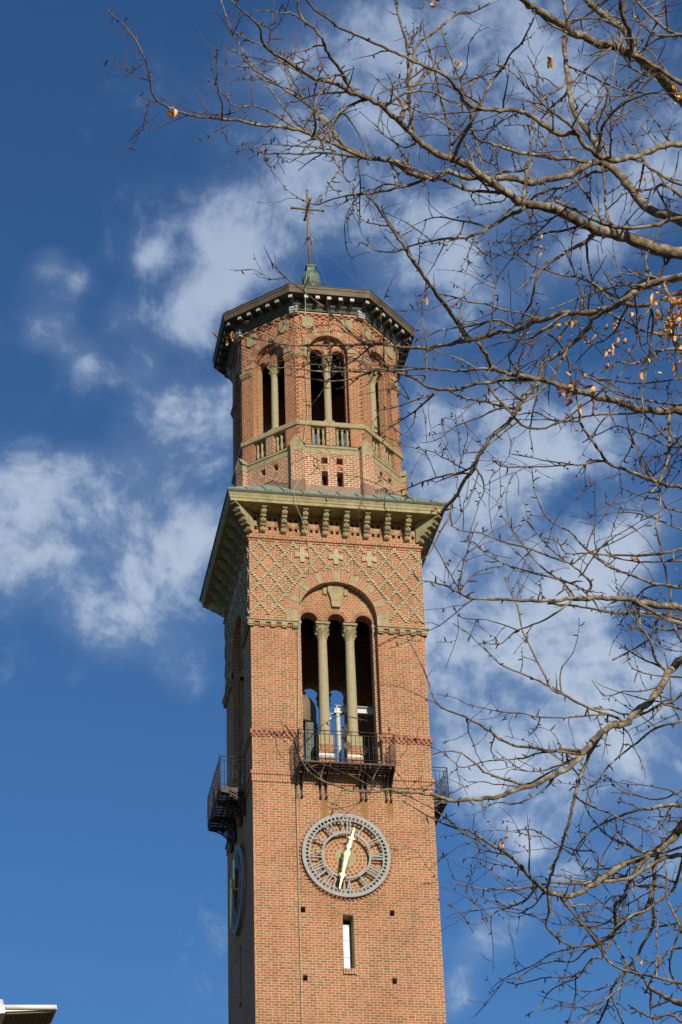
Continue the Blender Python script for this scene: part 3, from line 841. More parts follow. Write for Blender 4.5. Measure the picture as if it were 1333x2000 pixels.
# ---- lantern walls
mb = MB(); AR = .66; ZL = 48.23
for k in range(8):
    M = O8(k, AW)
    slot = lambda s, z0, z1: [rect(*sorted((s*(WW-.062), s*(WW-.022))), z, z+.062) for z in [z0+.157*i for i in range(int((z1-z0)/.157))] if not (45.08 < z < 45.42 or 47.85 < z < 48.12)]
    for s in (-1, 1):
        mb.plate([(s*AR, 44.3), (s*WW, 44.3), (s*WW, ZL), (s*AR, ZL)], slot(s, 44.78+(.078 if s < 0 else 0), ZL-.05), 0, .2, LWALL, M, mit=WW, mk=T8)
    top = [(-WW, ZL), (-AR, ZL)]+list(reversed(arc(0, ZL, AR, 0, pi, 26)))[1:-1]+[(AR, ZL), (WW, ZL), (WW, 49.98), (-WW, 49.98)]
    mb.plate(top, slot(1, 48.30, 49.5)+slot(-1, 48.37, 49.5), 0, .2, HERRING, M, mit=WW, mk=T8, emat=LWALL)
    hw2 = (AW-.21)*T8; r, cs, zs = .22, (-.37, .37), 48.22
    o_ = [(-hw2, 44.3), (-.59, 44.3)]+list(reversed(arc(cs[0], zs, r, 0, pi, 14)))+list(reversed(arc(cs[1], zs, r, 0, pi, 14)))+[(.59, 44.3), (hw2, 44.3), (hw2, 49.98), (-hw2, 49.98)]
    mb.plate(o_, [circle(0, 48.70, .13, 18)], .21, .46, GRIDB, M, mit=hw2, mk=T8)
    for c in cs:
        for i in range(10):
            a0, a1 = pi*i/10, pi*(i+1)/10
            wedge(mb, M, c, zs, r+.003, r+.10, a0+.02, a1-.02, .196, .22, DBRICK)
    for i in range(12):
        a0, a1 = 2*pi*i/12, 2*pi*(i+1)/12; wedge(mb, M, 0, 48.70, .133, .21, a0+.03, a1-.03, .196, .22, DBRICK)
mb.build('lantern_wall', TOWER)
# arch rings on the lantern
for k in range(8):
    M = O8(k, AW); mb = MB()
    mb.plate(arc(0, ZL, AR+.002, 0, pi, 26)+list(reversed(arc(0, ZL, .92, 0, pi, 26))), [], -.018, .0, MORT, M, back=False)
    n = 7
    for i in range(n):
        ac = pi*i/(n-1); w_ = .085
        ac = min(max(ac, w_), pi-w_)
        wedge(mb, M, 0, ZL, AR+.004, .94, ac-w_, ac+w_, -.034, -.01, STONE)
    for i in range(n-1):
        A0, A1 = pi*i/(n-1)+.095, pi*(i+1)/(n-1)-.095
        if i == 0: A0 += .08
        if i == n-2: A1 -= .08
        for j in range(4):
            b0, b1 = A0+(A1-A0)*j/4, A0+(A1-A0)*(j+1)/4
            wedge(mb, M, 0, ZL, AR+.006, .785, b0+.008, b1-.008, -.026, -.01, DBRICK)
            wedge(mb, M, 0, ZL, .795, .915, b0+.008, b1-.008, -.026, -.01, DBRICK)
    mb.build('lantern_arch', TOWER)
for k in range(8):
    mb = MB()
    for k_, s in ((k, 1), (k+1, -1)):
        M = O8(k_, AW)
        for (za, zb, p) in ((47.97, 48.03, .05), (48.03, 48.09, .075)):
            e = (AW+p)*T8
            mb.plate([(s*(AR+.0), za), (s*e, za), (s*e, zb), (s*(AR+.0), zb)], [], -p, .05, STONE, M, mit=e, mk=T8)
        for i in range(6):
            x = AR+.05+i*.075; mb.box(s*x-.022, s*x+.022, -.035, .03, 47.90, 47.968, DBRICK, M)
    mb.build('impost_band', TOWER)
# ---- balustrade of each face
mb = MB(); mb.sweep(8, [(AW-.30, 45.17), (AW+.045, 45.17), (AW+.06, 45.20), (AW+.06, 45.34), (AW+.02, 45.37), (AW-.30, 45.37)], STONE); mb.build('sill_band', TOWER)
bal0 = empty('balustrade', (0, 0, 0)); bal0.parent = TOWER
mb = MB(); mb.box(-.155, .155, .0, .24, 44.44, 45.168, LBRICK); mb.build('pedestal', bal0)
mb = MB()
mb.box(-.06, .06, -.06, .06, 0, .05, STONE)
mb.lathe([(.04, .05), (.03, .09), (.06, .18), (.062, .26), (.032, .38), (.045, .40), (.026, .43), (.045, .54), (.047, .60), (.03, .66)], STONE, seg=10)
mb.box(-.055, .055, -.055, .055, .66, .72, STONE)
b0 = mb.build('baluster', bal0)
for i, x in enumerate((-.57, -.40, -.235, .235, .40, .57)):
    q = b0 if i == 0 else None
    if q is None: q = b0.copy(); COL.objects.link(q); q.parent = bal0
    q.location = (x, .12, 44.45)
for k in range(8):
    if k == 0: bal0.matrix_local = O8(0, AW)
    else: copy_part(bal0, O8(k, AW))
# ---- colonnette of each face
mb = MB(); mb.lathe([(.125, 0), (.125, .9), (.115, 2.05)], PSTONE, seg=18)
lc0 = mb.build('colonnette', TOWER)
mb = MB(); mb.box(-.17, .17, -.17, .17, -.30, -.10, STONE); mb.lathe([(.155, -.10), (.165, -.07), (.14, -.04), (.127, 0)], STONE, seg=18); mb.build('column_base', lc0)
mb = capital_mb(.115, .46, .17); q = mb.build('capital', lc0); q.location = (0, 0, 2.05)
for k in range(8):
    M = O8(k, AW) @ TR(0, .335, 45.66)
    if k == 0: lc0.matrix_local = M
    else: copy_part(lc0, M)
# ---- plain stone shields in the spandrels
mb = MB()
mb.plate([(-.19, .22), (-.19, -.10), (-.14, -.20), (0, -.26), (.14, -.20), (.19, -.10), (.19, .22), (.14, .245), (-.14, .245)], [], -.05, .01, STONE)
ss0 = mb.build('spandrel_shield', TOWER); first = True
for k in range(8):
    for x in (-.68, .68):
        M = O8(k, AW) @ TR(x, 0, 49.36)
        if first: ss0.matrix_local = M; first = False
        else: copy_part(ss0, M)
# ---- corbel table, soffit, eave brackets, gutter and roof
mb = MB()
for k in range(8):
    M = O8(k, AW)
    for i in range(-4, 5):
        mb.box(i*.25-.055, i*.25+.055, -.06, .02, 49.66, 49.72, DBRICK, M); mb.box(i*.25+.125-.06, i*.25+.125+.06, -.045, .02, 49.56, 49.60, DBRICK, M) if i < 4 else None
mb.sweep(8, [(AW-.02, 49.74), (AW+.06, 49.74), (AW+.06, 49.80), (AW-.02, 49.80)], LBRICK)
mb.build('brick_corbelling', TOWER)
mb = MB()
mb.sweep(8, [(AW-.05, 49.82), (AW+.10, 49.82), (AW+.13, 49.90), (AW+.22, 49.97), (AW+.24, 50.02), (AW+.24, 50.17), (AW+.60, 50.20), (AW+.60, 50.17)], EAVE, close=False)
mb.build('eave_soffit', TOWER)
mb = MB()
mb.sweep(8, [(AW+.56, 50.205), (AW+.60, 50.16), (AW+.63, 50.16), (AW+.635, 50.34), (AW+.655, 50.36), (AW+.66, 50.44)], GUTTER, close=False)
mb.sweep(8, [(AW+.66, 50.442), (AW+.672, 50.442), (AW+.672, 50.475), (AW+.60, 50.48)], DARKEDGE, close=False)
for k in range(8):
    for i in range(-2, 3): mb.box(i*.62-.02, i*.62+.02, -.66, -.61, 50.47, 50.53, DARKEDGE, O8(k, AW))
mb.build('gutter', TOWER)
mb = MB()
mb.box(-.062, .062, -.52, -.18, 50.03, 50.165, EAVE); mb.box(-.05, .05, -.40, -.18, 50.0, 50.029, EAVE)
eb0 = mb.build('eave_bracket', TOWER)
mb = MB(); mb.box(-.068, .068, -.555, -.521, 50.025, 50.155, TIN); mb.build('bracket_end', eb0)
first = True
for k in range(8):
    for i in range(-2, 4):
        M = O8(k, AW) @ TR(i*.395, 0, 0) if i < 3 else RZ((k+.5)*pi/4) @ TR(0, -AW/cos(pi/8)+.0, 0)
        if first: eb0.matrix_local = M; first = False
        else: copy_part(eb0, M)
mb = MB()
mb.plate([(-.13, 49.66), (.13, 49.66), (.15, 49.98), (-.15, 49.98)], [], -.16, .1, TIN)
for i in range(2): mb.box(-.145, .145, -.175, .05, 49.72+.10*i, 49.745+.10*i, EAVE)
lb0 = mb.build('corner_leader', TOWER)
for k in range(8):
    M = RZ((k+.5)*pi/4) @ TR(0, -AW/cos(pi/8), 0)
    if k == 0: lb0.matrix_local = M
    else: copy_part(lb0, M)
mb = MB(); mb.sweep(8, [(AW+.64, 50.47), (1.2, 51.7), (.25, 52.5), (.01, 52.5)], COPPER, close=False); mb.build('lantern_roof', TOWER)
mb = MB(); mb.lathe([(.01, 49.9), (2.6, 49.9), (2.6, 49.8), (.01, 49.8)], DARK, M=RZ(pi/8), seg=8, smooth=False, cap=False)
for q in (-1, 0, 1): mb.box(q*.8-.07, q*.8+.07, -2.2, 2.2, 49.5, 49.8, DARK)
mb.build('lantern_ceiling', TOWER)
# ---- finial urn, pole and cross
fin = empty('finial', (0, 0, 0)); fin.parent = TOWER
mb = MB()
mb.lathe([(.24, 52.4), (.16, 52.75), (.18, 52.95), (.26, 53.04), (.31, 53.17), (.33, 53.31), (.31, 53.45), (.25, 53.57), (.17, 53.65), (.14, 53.70)], VERD, seg=24)
for i in range(12):
    a = 2*pi*i/12
    mb.tube([(r*cos(a), r*sin(a), z) for r, z in ((.265, 53.04), (.315, 53.17), (.335, 53.31), (.315, 53.45), (.255, 53.57), (.175, 53.65))], .012, VERD, sides=5)
mb.box(-.13, .13, -.13, .13, 53.70, 53.80, VERD)
mb.box(-.19, .19, -.19, .19, 53.86, 53.90, VERD); mb.add([(-.13, -.13, 53.80), (.13, -.13, 53.80), (.13, .13, 53.80), (-.13, .13, 53.80), (-.18, -.18, 53.86), (.18, -.18, 53.86), (.18, .18, 53.86), (-.18, .18, 53.86)], [(0, 1, 5, 4), (1, 2, 6, 5), (2, 3, 7, 6), (3, 0, 4, 7)], VERD)
mb.box(-.08, .08, -.08, .08, 53.90, 53.96, VERD)
mb.build('urn', fin)
mb = MB()
mb.tube([(-.03, 0, 53.9), (-.05, 0, 57.46)], [.050, .044], POLE, sides=12)
mb.tube([(-.05, 0, 57.42), (-.05, 0, 57.48)], .052, POLE, sides=12)
mb.tube([(-.04, 0, 55.16), (-.04, 0, 55.26)], .07, IRON, sides=10)
mb.build('pole', fin)
mb = MB(); ZC = 56.58
for d in (Vector((1, 0, 0)), Vector((0, 1, 0))):
    c0 = Vector((-.05, 0, ZC))
    mb.tube([c0-d*.60, c0+d*.60], .040, POLE, sides=10)
    for s in (-1, 1): mb.tube([c0+d*s*.56, c0+d*s*.62], .06, POLE, sides=10)
for sx in (-1, 1):
    for sz in (-1, 1):
        for pl in range(2):
            ax = Vector((1, 0, 0)) if pl == 0 else Vector((0, 1, 0))
            pts = []
            for i in range(13):
                a = i/12*1.6*pi; r = .10-.055*i/12
                pts.append(Vector((-.05, 0, ZC))+ax*sx*(.10+r*cos(a)*.9)+Vector((0, 0, sz*(.10+r*sin(a)*.9))))
            mb.tube(pts, .011, VERD, sides=5)
            mb.tube([Vector((-.05, 0, ZC))+ax*sx*.05+Vector((0, 0, sz*.05)), Vector((-.05, 0, ZC))+ax*sx*.2+Vector((0, 0, sz*.2))], .01, VERD, sides=5)
mb.build('cross', fin)
mb = MB()
for k in range(4):
    a = (k+.5)*pi/2; p0 = Vector((-.04+.08*cos(a), .08*sin(a), 55.2)); p1 = Vector((3.2*cos(a), 3.2*sin(a), 50.55))
    mb.tube([p0, p0*.66+p1*.34-Vector((0, 0, .05)), p0*.33+p1*.67-Vector((0, 0, .05)), p1], .0045, WIRE, sides=4)
    mb.tube([p0, p0+(p1-p0)*.035], .02, TIN if k % 2 else IRON, sides=6)
mb.build('guy_wires', fin)

# ================================================================== CLOCKS (front and left)
def make_clock():
    root = empty('clock', (0, 0, 0)); root.parent = TOWER
    mb = MB(); Ro = 1.325
    squares = []
    for i in range(60):
        a = 2*pi*i/60; 
        c, s = cos(a), sin(a); rm, dr, dt = 1.18, .042, .040
        squares.append([(( rm+u)*s+w_*c, (rm+u)*c-w_*s) for u, w_ in ((-dr, -dt), (dr, -dt), (dr, dt), (-dr, dt))])
    mb.plate(circle(0, 0, Ro, 96), squares+[circle(0, 0, 1.10, 96)], -.13, -.075, RING)
    mb.plate(circle(0, 0, .745, 72), [circle(0, 0, .685, 72)], -.13, -.075, RING)
    mb.build('dial_ring', root)
    num = ['XII', 'I', 'II', 'III', 'IIII', 'V', 'VI', 'VII', 'VIII', 'IX', 'X', 'XI']
    r0, r1 = .745, 1.105; hm = (r0+r1)/2; hh = (r1-r0)/2
    for i, t in enumerate(num):
        mb = MB(); R_ = Matrix.Rotation(2*pi*i/12, 4, 'Y')
        wdt = {'I': .062, 'V': .17, 'X': .17}; g = .022
        tot = sum(wdt[c] for c in t)+g*(len(t)-1)
        x = -tot/2
        def stroke(xa, xb, w_):
            P = [(xa-w_/2, -hh), (xa+w_/2, -hh), (xb+w_/2, hh), (xb-w_/2, hh)]
            mb.plate(P, [], -.125, -.085, RING, R_ @ TR(0, 0, hm), back=False)
            for (xx, zz) in ((xa, -hh+.012), (xb, hh-.012)):
                mb.plate(rect(xx-w_/2-.014, xx+w_/2+.014, zz-.012, zz+.012), [], -.128, -.085, RING, R_ @ TR(0, 0, hm), back=False)
        for c in t:
            w_ = wdt[c]
            if c == 'I': stroke(x+w_/2, x+w_/2, .036)
            elif c == 'V': stroke(x+w_/2, x+.03, .042); stroke(x+w_/2, x+w_-.03, .022)
            else: stroke(x+w_-.03, x+.03, .042); stroke(x+.03, x+w_-.03, .022)
            x += w_+g
        mb.build('numeral', root)
    def hand(L, w, tail, bulge, d):
        mb = MB()
        sta = [(-tail, w*.55), (-tail*.75, w*.8), (-tail*.4, w*.42), (0, w*.95), (L*.10, w*.75), (L*bulge*.9, w*.5), (L*bulge*.94, w*.85), (L*bulge, w*1.05), (L*bulge*1.06, w*.62), (L*(bulge+.10), w*.42), (L, w*.06)]
        pts = []; 
        # crowned section: a shallow ridge across, so some part always faces the light
        xs = (-1, -.6, -.2, .2, .6, 1)
        for z, hw in sta:
            for u in xs: pts.append((u*hw, d-.030*(1-u*u)-.004, z))
            pts += [(hw, d+.012, z), (-hw, d+.012, z)]
        k = 8; fs = []
        for j in range(len(sta)-1):
            for i in range(k): i2 = (i+1) % k; fs.append((j*k+i, j*k+i2, (j+1)*k+i2, (j+1)*k+i))
        fs += [tuple(reversed(range(k))), tuple(range((len(sta)-1)*k, len(sta)*k))]
        mb.add(pts, fs, GOLD, smooth=False)
        return mb
    mh = hand(1.16, .15, .30, .62, -.27); o = mh.build('minute_hand', root); o.rotation_euler = (radians(-1.2), radians(193.4), 0)
    hh_ = hand(.88, .165, .22, .60, -.20); o = hh_.build('hour_hand', root); o.rotation_euler = (radians(1.0), radians(16.3), 0)
    mb = MB(); mb.lathe([(.055, 0), (.055, .31)], GOLD, M=Matrix.Rotation(pi/2, 4, 'X'), seg=14)
    mb.build('hub', root)
    return root
clk = make_clock(); clk.matrix_local = S4(0) @ TR(0, 0, CZ)
copy_part(clk, S4(3) @ TR(0, 0, CZ))
# slit window, front and left
sw = empty('slit_window', (0, 0, 0)); sw.parent = TOWER
mb = MB()
mb.plate(rect(-.20, .20, 26.34, 28.09), [rect(-.13, .13, 26.40, 28.02)], .40, .44, STONE)
mb.box(-.165, -.155, .02, .40, 26.385, 28.045, STONE); mb.box(.155, .1649, .02, .40, 26.385, 28.045, STONE); mb.box(-.16, .16, .02, .40, 28.03, 28.048, STONE)
mb.build('window_frame', sw)
mb = MB()
mb.box(-.13, .13, .375, .40, 26.385, 27.86, PANE)
mb.build('window_pane', sw)
mb = MB()
for z in (26.86, 27.38, 27.87): mb.box(-.13, .13, .368, .374, z-.011, z+.011, MUNTIN)
mb.box(.11, .13, .368, .374, 26.39, 27.88, MUNTIN)
mb.build('window_bars', sw)
sw.matrix_local = S4(0); copy_part(sw, S4(3))

# ================================================================== BALCONIES (front, left, right)
def make_balcony():
    root = empty('balcony', (0, 0, 0)); root.parent = TOWER
    hw, D, zf, zr = 1.46, .80, 32.545, 33.57
    mb = MB()
    # floor: edge plate, joists and a lattice of flat bars under it
    mb.plate(rect(-hw, hw, 32.50, 32.55), [], -D, -D+.03, RUST); mb.box(-hw, -hw+.03, -D+.031, -.065, 32.50, 32.55, RUST); mb.box(hw-.03, hw, -D+.031, -.065, 32.47, 32.56, RUST)
    for i in range(15): x = -hw+.06+i*(2*hw-.12)/14; mb.box(x-.006, x+.006, -D+.03, -.07, 32.485, 32.525, IRON)
    for i in range(4): y = -.16-.17*i; mb.box(-hw+.03, hw-.03, y-.006, y+.006, 32.487, 32.52, IRON)
    n = 17
    for i in range(n): 
        y0 = -D+.032+i*(D-.10)/n; mb.box(-hw+.03, hw-.03, y0, y0+(D-.10)/n*.8, 32.527, 32.538, RUST if i % 4 == 2 else WPIPE)
    mb.build('balcony_floor', root)
    mb = MB()
    for (xa, ya, xb, yb) in ((-hw, -D+.01, hw, -D+.01), (-hw, -.04, -hw, -D+.01), (hw, -.04, hw, -D+.01)):
        A, B = Vector((xa, ya, 0)), Vector((xb, yb, 0)); L = (B-A).length
        for z, r_ in ((zr, .014), (zr-.12, .010), (zf+.10, .010)): mb.tube([A+Vector((0, 0, z)), B+Vector((0, 0, z))], r_, IRON, sides=6)
        m_ = max(2, round(L/.135))
        for i in range(m_+1):
            p = A+(B-A)*(i/m_); mb.tube([p+Vector((0, 0, zf)), p+Vector((0, 0, zr-(0 if i % 6 == 0 else .12)))], .008 if i % 6 else .013, IRON, sides=5)
            if L > 1 and i % 3 != 1 or L < 1:
                t = (B-A).normalized()
                for sx in (-1, 1):
                    for sz in (-1, 1):
                        pts = [p+t*(sx*(.055-.05*cos(a)))+Vector((0, 0, zf+.45+sz*(.02+.075*sin(a)))) for a in [0, .5, 1.0, 1.5, 2.0, 2.4]]
                        mb.tube(pts, .0055, IRON, sides=4)
    # medallion and little crosses on the front rail
    for (cx) in (0.0,):
        ring = [(cx+.135*cos(2*pi*i/24), -D-.005, 33.09+.135*sin(2*pi*i/24)) for i in range(25)]
        mb.tube(ring, .010, IRON, sides=5)
        mb.plate(circle(cx, 33.09, .115, 8, pi/8), [], -D-.012, -D+.0, RUST)
        mb.tube([(cx-.11, -D, zf), (cx, -D, 32.92), (cx+.11, -D, zf)], .008, IRON, sides=4)
    for cx in (0.0, 1.34, -1.34) if False else (0.0, 1.31):
        z0 = zr+.02
        for (a, b) in ((.018, .115), (.065, .025)):
            zc = z0+.115; mb.box(cx-a, cx+a, -D, -D+.015, zc-b, zc+b, RUST)
    mb.build('railing', root)
    def scroll(x):
        """iron bracket under the floor: top bar, wall bar, curved brace and scrolls"""
        m = MB(); w = .034
        def bar(pts, t=.02):
            n = len(pts)
            for a, b in zip(pts, pts[1:]):
                A, B = Vector((0, a[0], a[1])), Vector((0, b[0], b[1])); d = (B-A); d2 = d.normalized(); nn = Vector((0, -d2.z, d2.y))*t
                A = A-d2*.004; B = B+d2*.004
                P = []
                for q in (A, B):
                    for s in (-1, 1):
                        for xx in (-w/2, w/2): P.append(q+nn*s+Vector((xx, 0, 0)))
                m.add(P, [(0, 1, 3, 2), (4, 6, 7, 5), (0, 4, 5, 1), (2, 3, 7, 6), (0, 2, 6, 4), (1, 5, 7, 3)], IRON, TR(x, 0, 0))
        bar([(-.066, 32.44), (-.78, 32.44)], .026); bar([(-.07, 32.42), (-.035, 32.1), (-.03, 31.72)], .02)
        c = [(-.05-.70*(1-cos(t)), 31.75+.66*sin(t)) for t in [i*pi/2/9 for i in range(10)]]
        bar(c, .020); c2 = [(a*.86-.0, b+.075-.02) for a, b in c[1:-1]]; bar(c2, .010)
        for (cy, cz, r_) in ((-.17, 32.30, .09), (-.33, 32.34, .06), (-.16, 32.08, .055), (-.52, 32.39, .03)):
            bar([(cy+r_*(1-.05*i)*cos(i*.6), cz+r_*(1-.05*i)*sin(i*.6)) for i in range(13)], .009)
        m.lathe([(.001, -.03), (.045, -.03), (.045, .03), (.001, .03)], IRON, M=TR(x, -.07, 31.72) @ Matrix.Rotation(pi/2, 4, 'Y'), seg=12, cap=False)
        return m
    base = None
    for x in (-1.42, -1.27, -.70, -.53, .53, .68, 1.30, 1.44):
        if base is None: base = scroll(0).build('iron_bracket', root); q = base
        else: q = base.copy(); COL.objects.link(q); q.parent = root
        q.location = (x, 0, 0)
    return root
balc = make_balcony(); balc.matrix_local = S4(0)
copy_part(balc, S4(3)); copy_part(balc, S4(1))
# ================================================================== THINGS IN AND ON THE TOWER
# big brown cowl over a green cabinet, seen through the left arch
r = tag(empty('bell_cowl', (-.98, 4.3, 32.56)), 'large brown metal drum hanging behind the left column of the open belfry', 'drum')
r.location = (-1.03, 1.6, 32.1)
mb = MB()
mb.lathe([(.01, 3.86), (.22, 3.84), (.40, 3.70), (.52, 3.50), (.55, 3.34), (.55, 2.78), (.535, 2.76), (.02, 2.80)], BELL, seg=36, cap=False)
mb.build('drum_shell', r)
mb = MB(); mb.box(-.05, .05, -.05, .05, 3.87, 8.0, DARK); mb.build('hanger', r)
r = tag(empty('green_cabinet', (-.80, 1.05, 32.1)), 'tall dark green cabinet standing below the brown drum in the belfry', 'cabinet')
mb = MB(); mb.box(-.15, .17, -.15, .15, 0, 2.60, GREENP); mb.build('cabinet_body', r)
mb = MB(); mb.box(.175, .24, -.13, .13, 0, 2.58, BELL); mb.build('side_post', r)
r = tag(empty('steel_post', (.09, .95, 32.1)), 'pale round steel post between the two belfry columns', 'post')
mb = MB(); mb.lathe([(.072, 0), (.072, 2.96)], WPIPE, seg=18); mb.build('post_shaft', r)
mb = MB(); mb.box(-.13, .13, -.10, .10, 2.96, 2.985, WPAINT); mb.box(-.03, .10, .0, .02, 2.5, 2.6, WPAINT)
mb.lathe([(.01, 2.73), (.045, 2.75), (.05, 2.79), (.01, 2.84)], WPAINT, M=TR(-.25, .0, 0), seg=10, cap=False); mb.tube([(-.25, 0, 2.83), (-.25, 0, 2.97), (-.1, 0, 2.97)], .012, WPAINT)
mb.build('cap_plate', r)
r = tag(empty('steel_beam', (.55, .95, 35.09)), 'pale steel I-beam resting on the round post, crossing the right belfry arch', 'beam')
mb = MB()
mb.box(-.56, .70, -.085, .085, 0, .018, WPIPE); mb.box(-.56, .70, -.006, .006, .019, .215, WPIPE); mb.box(-.56, .70, -.085, .085, .216, .234, WPIPE)
for x in (-.50, -.32): mb.box(x-.008, x+.008, -.08, -.007, .019, .215, WPAINT)
mb.build('flanges', r)
mb = MB(); mb.box(.70, 1.2, -.05, .05, 0.03, .20, IRON); mb.build('beam_end', r)
r = tag(empty('equipment_box', (.30, .95, 32.1)), 'small white equipment box behind the round railing medallion', 'box')
mb = MB(); mb.box(-.12, .12, -.1, .1, 2.15, 2.44, WPAINT); mb.box(-.13, .13, -.11, .11, 2.445, 2.47, IRON); mb.build('box_body', r)
mb = MB(); mb.box(-.05, .05, -.05, .05, 0, 2.15, STONE); mb.build('box_stand', r)
# green rope hanging from the finial over the eaves and down the front
pts = [(-.157, 2.40, 53.671), (-.263, 2.30, 53.009), (-.6, .9, 51.6), (-.846, -.64, 50.52), (-.85, -.66, 50.2), (-.80, -.30, 48.8), (-.80, -.02, 47.2), (-.772, -.02, 46.310), (-.770, -.02, 45.653), (-.84, -.09, 45.108), (-.927, -.13, 44.482), (-.976, -.10, 43.691), (-1.133, -.12, 42.959), (-1.3, -.5, 42.45), (-1.457, -.83, 41.985), (-1.40, -.86, 41.75), (-1.384, -.82, 41.496), (-1.098, -.45, 41.129), (-.93, -.2, 40.75), (-.882, -.15, 40.489), (-.841, -.12, 39.803), (-.90, -.09, 39.30), (-1.17, -.09, 38.892), (-1.211, -.10, 37.918), (-1.263, -.18, 37.478), (-1.30, -.06, 36.129), (-1.352, -.10, 33.646), (-1.405, -.14, 32.70), (-1.441, -.12, 31.674), (-1.440, -.05, 29.329), (-1.434, -.05, 26.184), (-1.442, -.05, 20.0), (-1.45, -.05, 12.0)]
mb = MB(); mb.tube(pts, .010, ROPE, sides=6)
tag(mb.build('rope', None), 'thin pale green rope hanging down the front of the brick tower', 'rope')

# ================================================================== STREET LAMP, lower left
LP = Vector((-11.475, -41.72, 9.405))
lr = tag(empty('street_lamp', (-14.2, -42.3, 0)), 'white street lamp head with a photocell on top, lower left corner', 'street lamp')
O = -Vector((-14.2, -42.3, 0))
def lw(p): return Vector(p)+O
mb = MB(); mb.tube([lw((-14.2, -42.3, 0)), lw((-14.2, -42.3, 4)), lw((-14.2, -42.3, 8.7))], [.11, .09, .065], WPAINT, sides=14)
mb.tube([lw((-14.2, -42.3, 8.65)), lw((-13.6, -42.15, 9.1)), lw((-12.5, -41.9, 9.33)), lw((-11.8, -41.75, 9.36))], [.05, .04, .035, .03], WPAINT, sides=12)
mb.build('pole', lr)
HX = Matrix.Translation(lw(LP)) @ RZ(radians(4)) @ Matrix.Rotation(radians(-5.6), 4, 'Y')
mb = MB()
mb.box(-.40, .02, -.10, .30, -.03, .03, WPAINT, HX); mb.box(-.36, -.02, -.06, .26, .031, .065, WPAINT, HX)
mb.lathe([(.07, .066), (.065, .085), (.045, .09)], WPAINT, M=HX @ TR(.02-.03, .0, -.02), seg=18)
mb.build('lamp_housing', lr)
mb = MB()
mb.tube([HX @ Vector(p) for p in ((.02, -.02, .055), (.515, -.02, .035))], .024, WPAINT, sides=12)
mb.box(.02, .52, -.015, .36, .015, .040, WPAINT, HX)
mb.build('lamp_wing', lr)
mb = MB()
mb.box(.05, .50, .01, .34, .0, .0145, MUNTIN, HX)
for i in range(10): mb.box(.06+i*.044, .064+i*.044, .01, .34, -.006, -.0005, DARKEDGE, HX)
mb.build('led_panel', lr)
mb = MB(); mb.lathe([(.040, .095), (.040, .135), (.034, .15)], WPIPE, M=HX @ TR(-.012, .0, -.02), seg=16); mb.build('photocell', lr)

# ================================================================== GROUND
mb = MB()
n = 24; pts = []; fs = []
for i in range(n+1):
    for j in range(n+1):
        x = -1500+3000*i/n; y = -1500+3000*j/n; pts.append((x, y, 0))
for i in range(n):
    for j in range(n): a = i*(n+1)+j; fs.append((a, a+n+1, a+n+2, a+1))
GRASS = plain_mat('lawn', [(0.055, 0.045, 0.02), (0.09, 0.065, 0.033), (0.12, 0.085, 0.045)], scale=.6, rough=0.95, detail=8)
PAVE = plain_mat('paving', [(0.08, 0.07, 0.055), (0.12, 0.105, 0.085)], scale=2, rough=0.9)
mb.add(pts, fs, GRASS); tag(mb.build('ground', None), kind='structure')
mb = MB()
def sheet(mb, x0, x1, y0, y1, z, mat, n=10):
    pts = [(x0+(x1-x0)*i/n, y0+(y1-y0)*j/n, z) for i in range(n+1) for j in range(n+1)]
    mb.add(pts, [(i*(n+1)+j, (i+1)*(n+1)+j, (i+1)*(n+1)+j+1, i*(n+1)+j+1) for i in range(n) for j in range(n)], mat)
sheet(mb, -15, 12, -12, -3, .012, PAVE); sheet(mb, -14, -9, -80, -12.01, .012, PAVE)
tag(mb.build('path', None), kind='structure')
# ================================================================== THE BARE TREE
# limbs were measured on five overlapping views; each gets its own distance, and is carried on to a trunk that stands right of the picture
VIEW = {'A': (200, 0), 'B': (733, 0), 'C': (733, 450), 'D': (733, 900), 'E': (733, 1400), 'F': (0, 0)}
FPX = 4603.2
def P3(x, y, w): return CAM + w*(FWD + RGT*((x-666.5)/FPX) - UPV*((y-1000)/FPX))
def toc(p):
    d = p-CAM; w = d.dot(FWD); return (666.5+FPX*d.dot(RGT)/w, 1000-FPX*d.dot(UPV)/w, w)
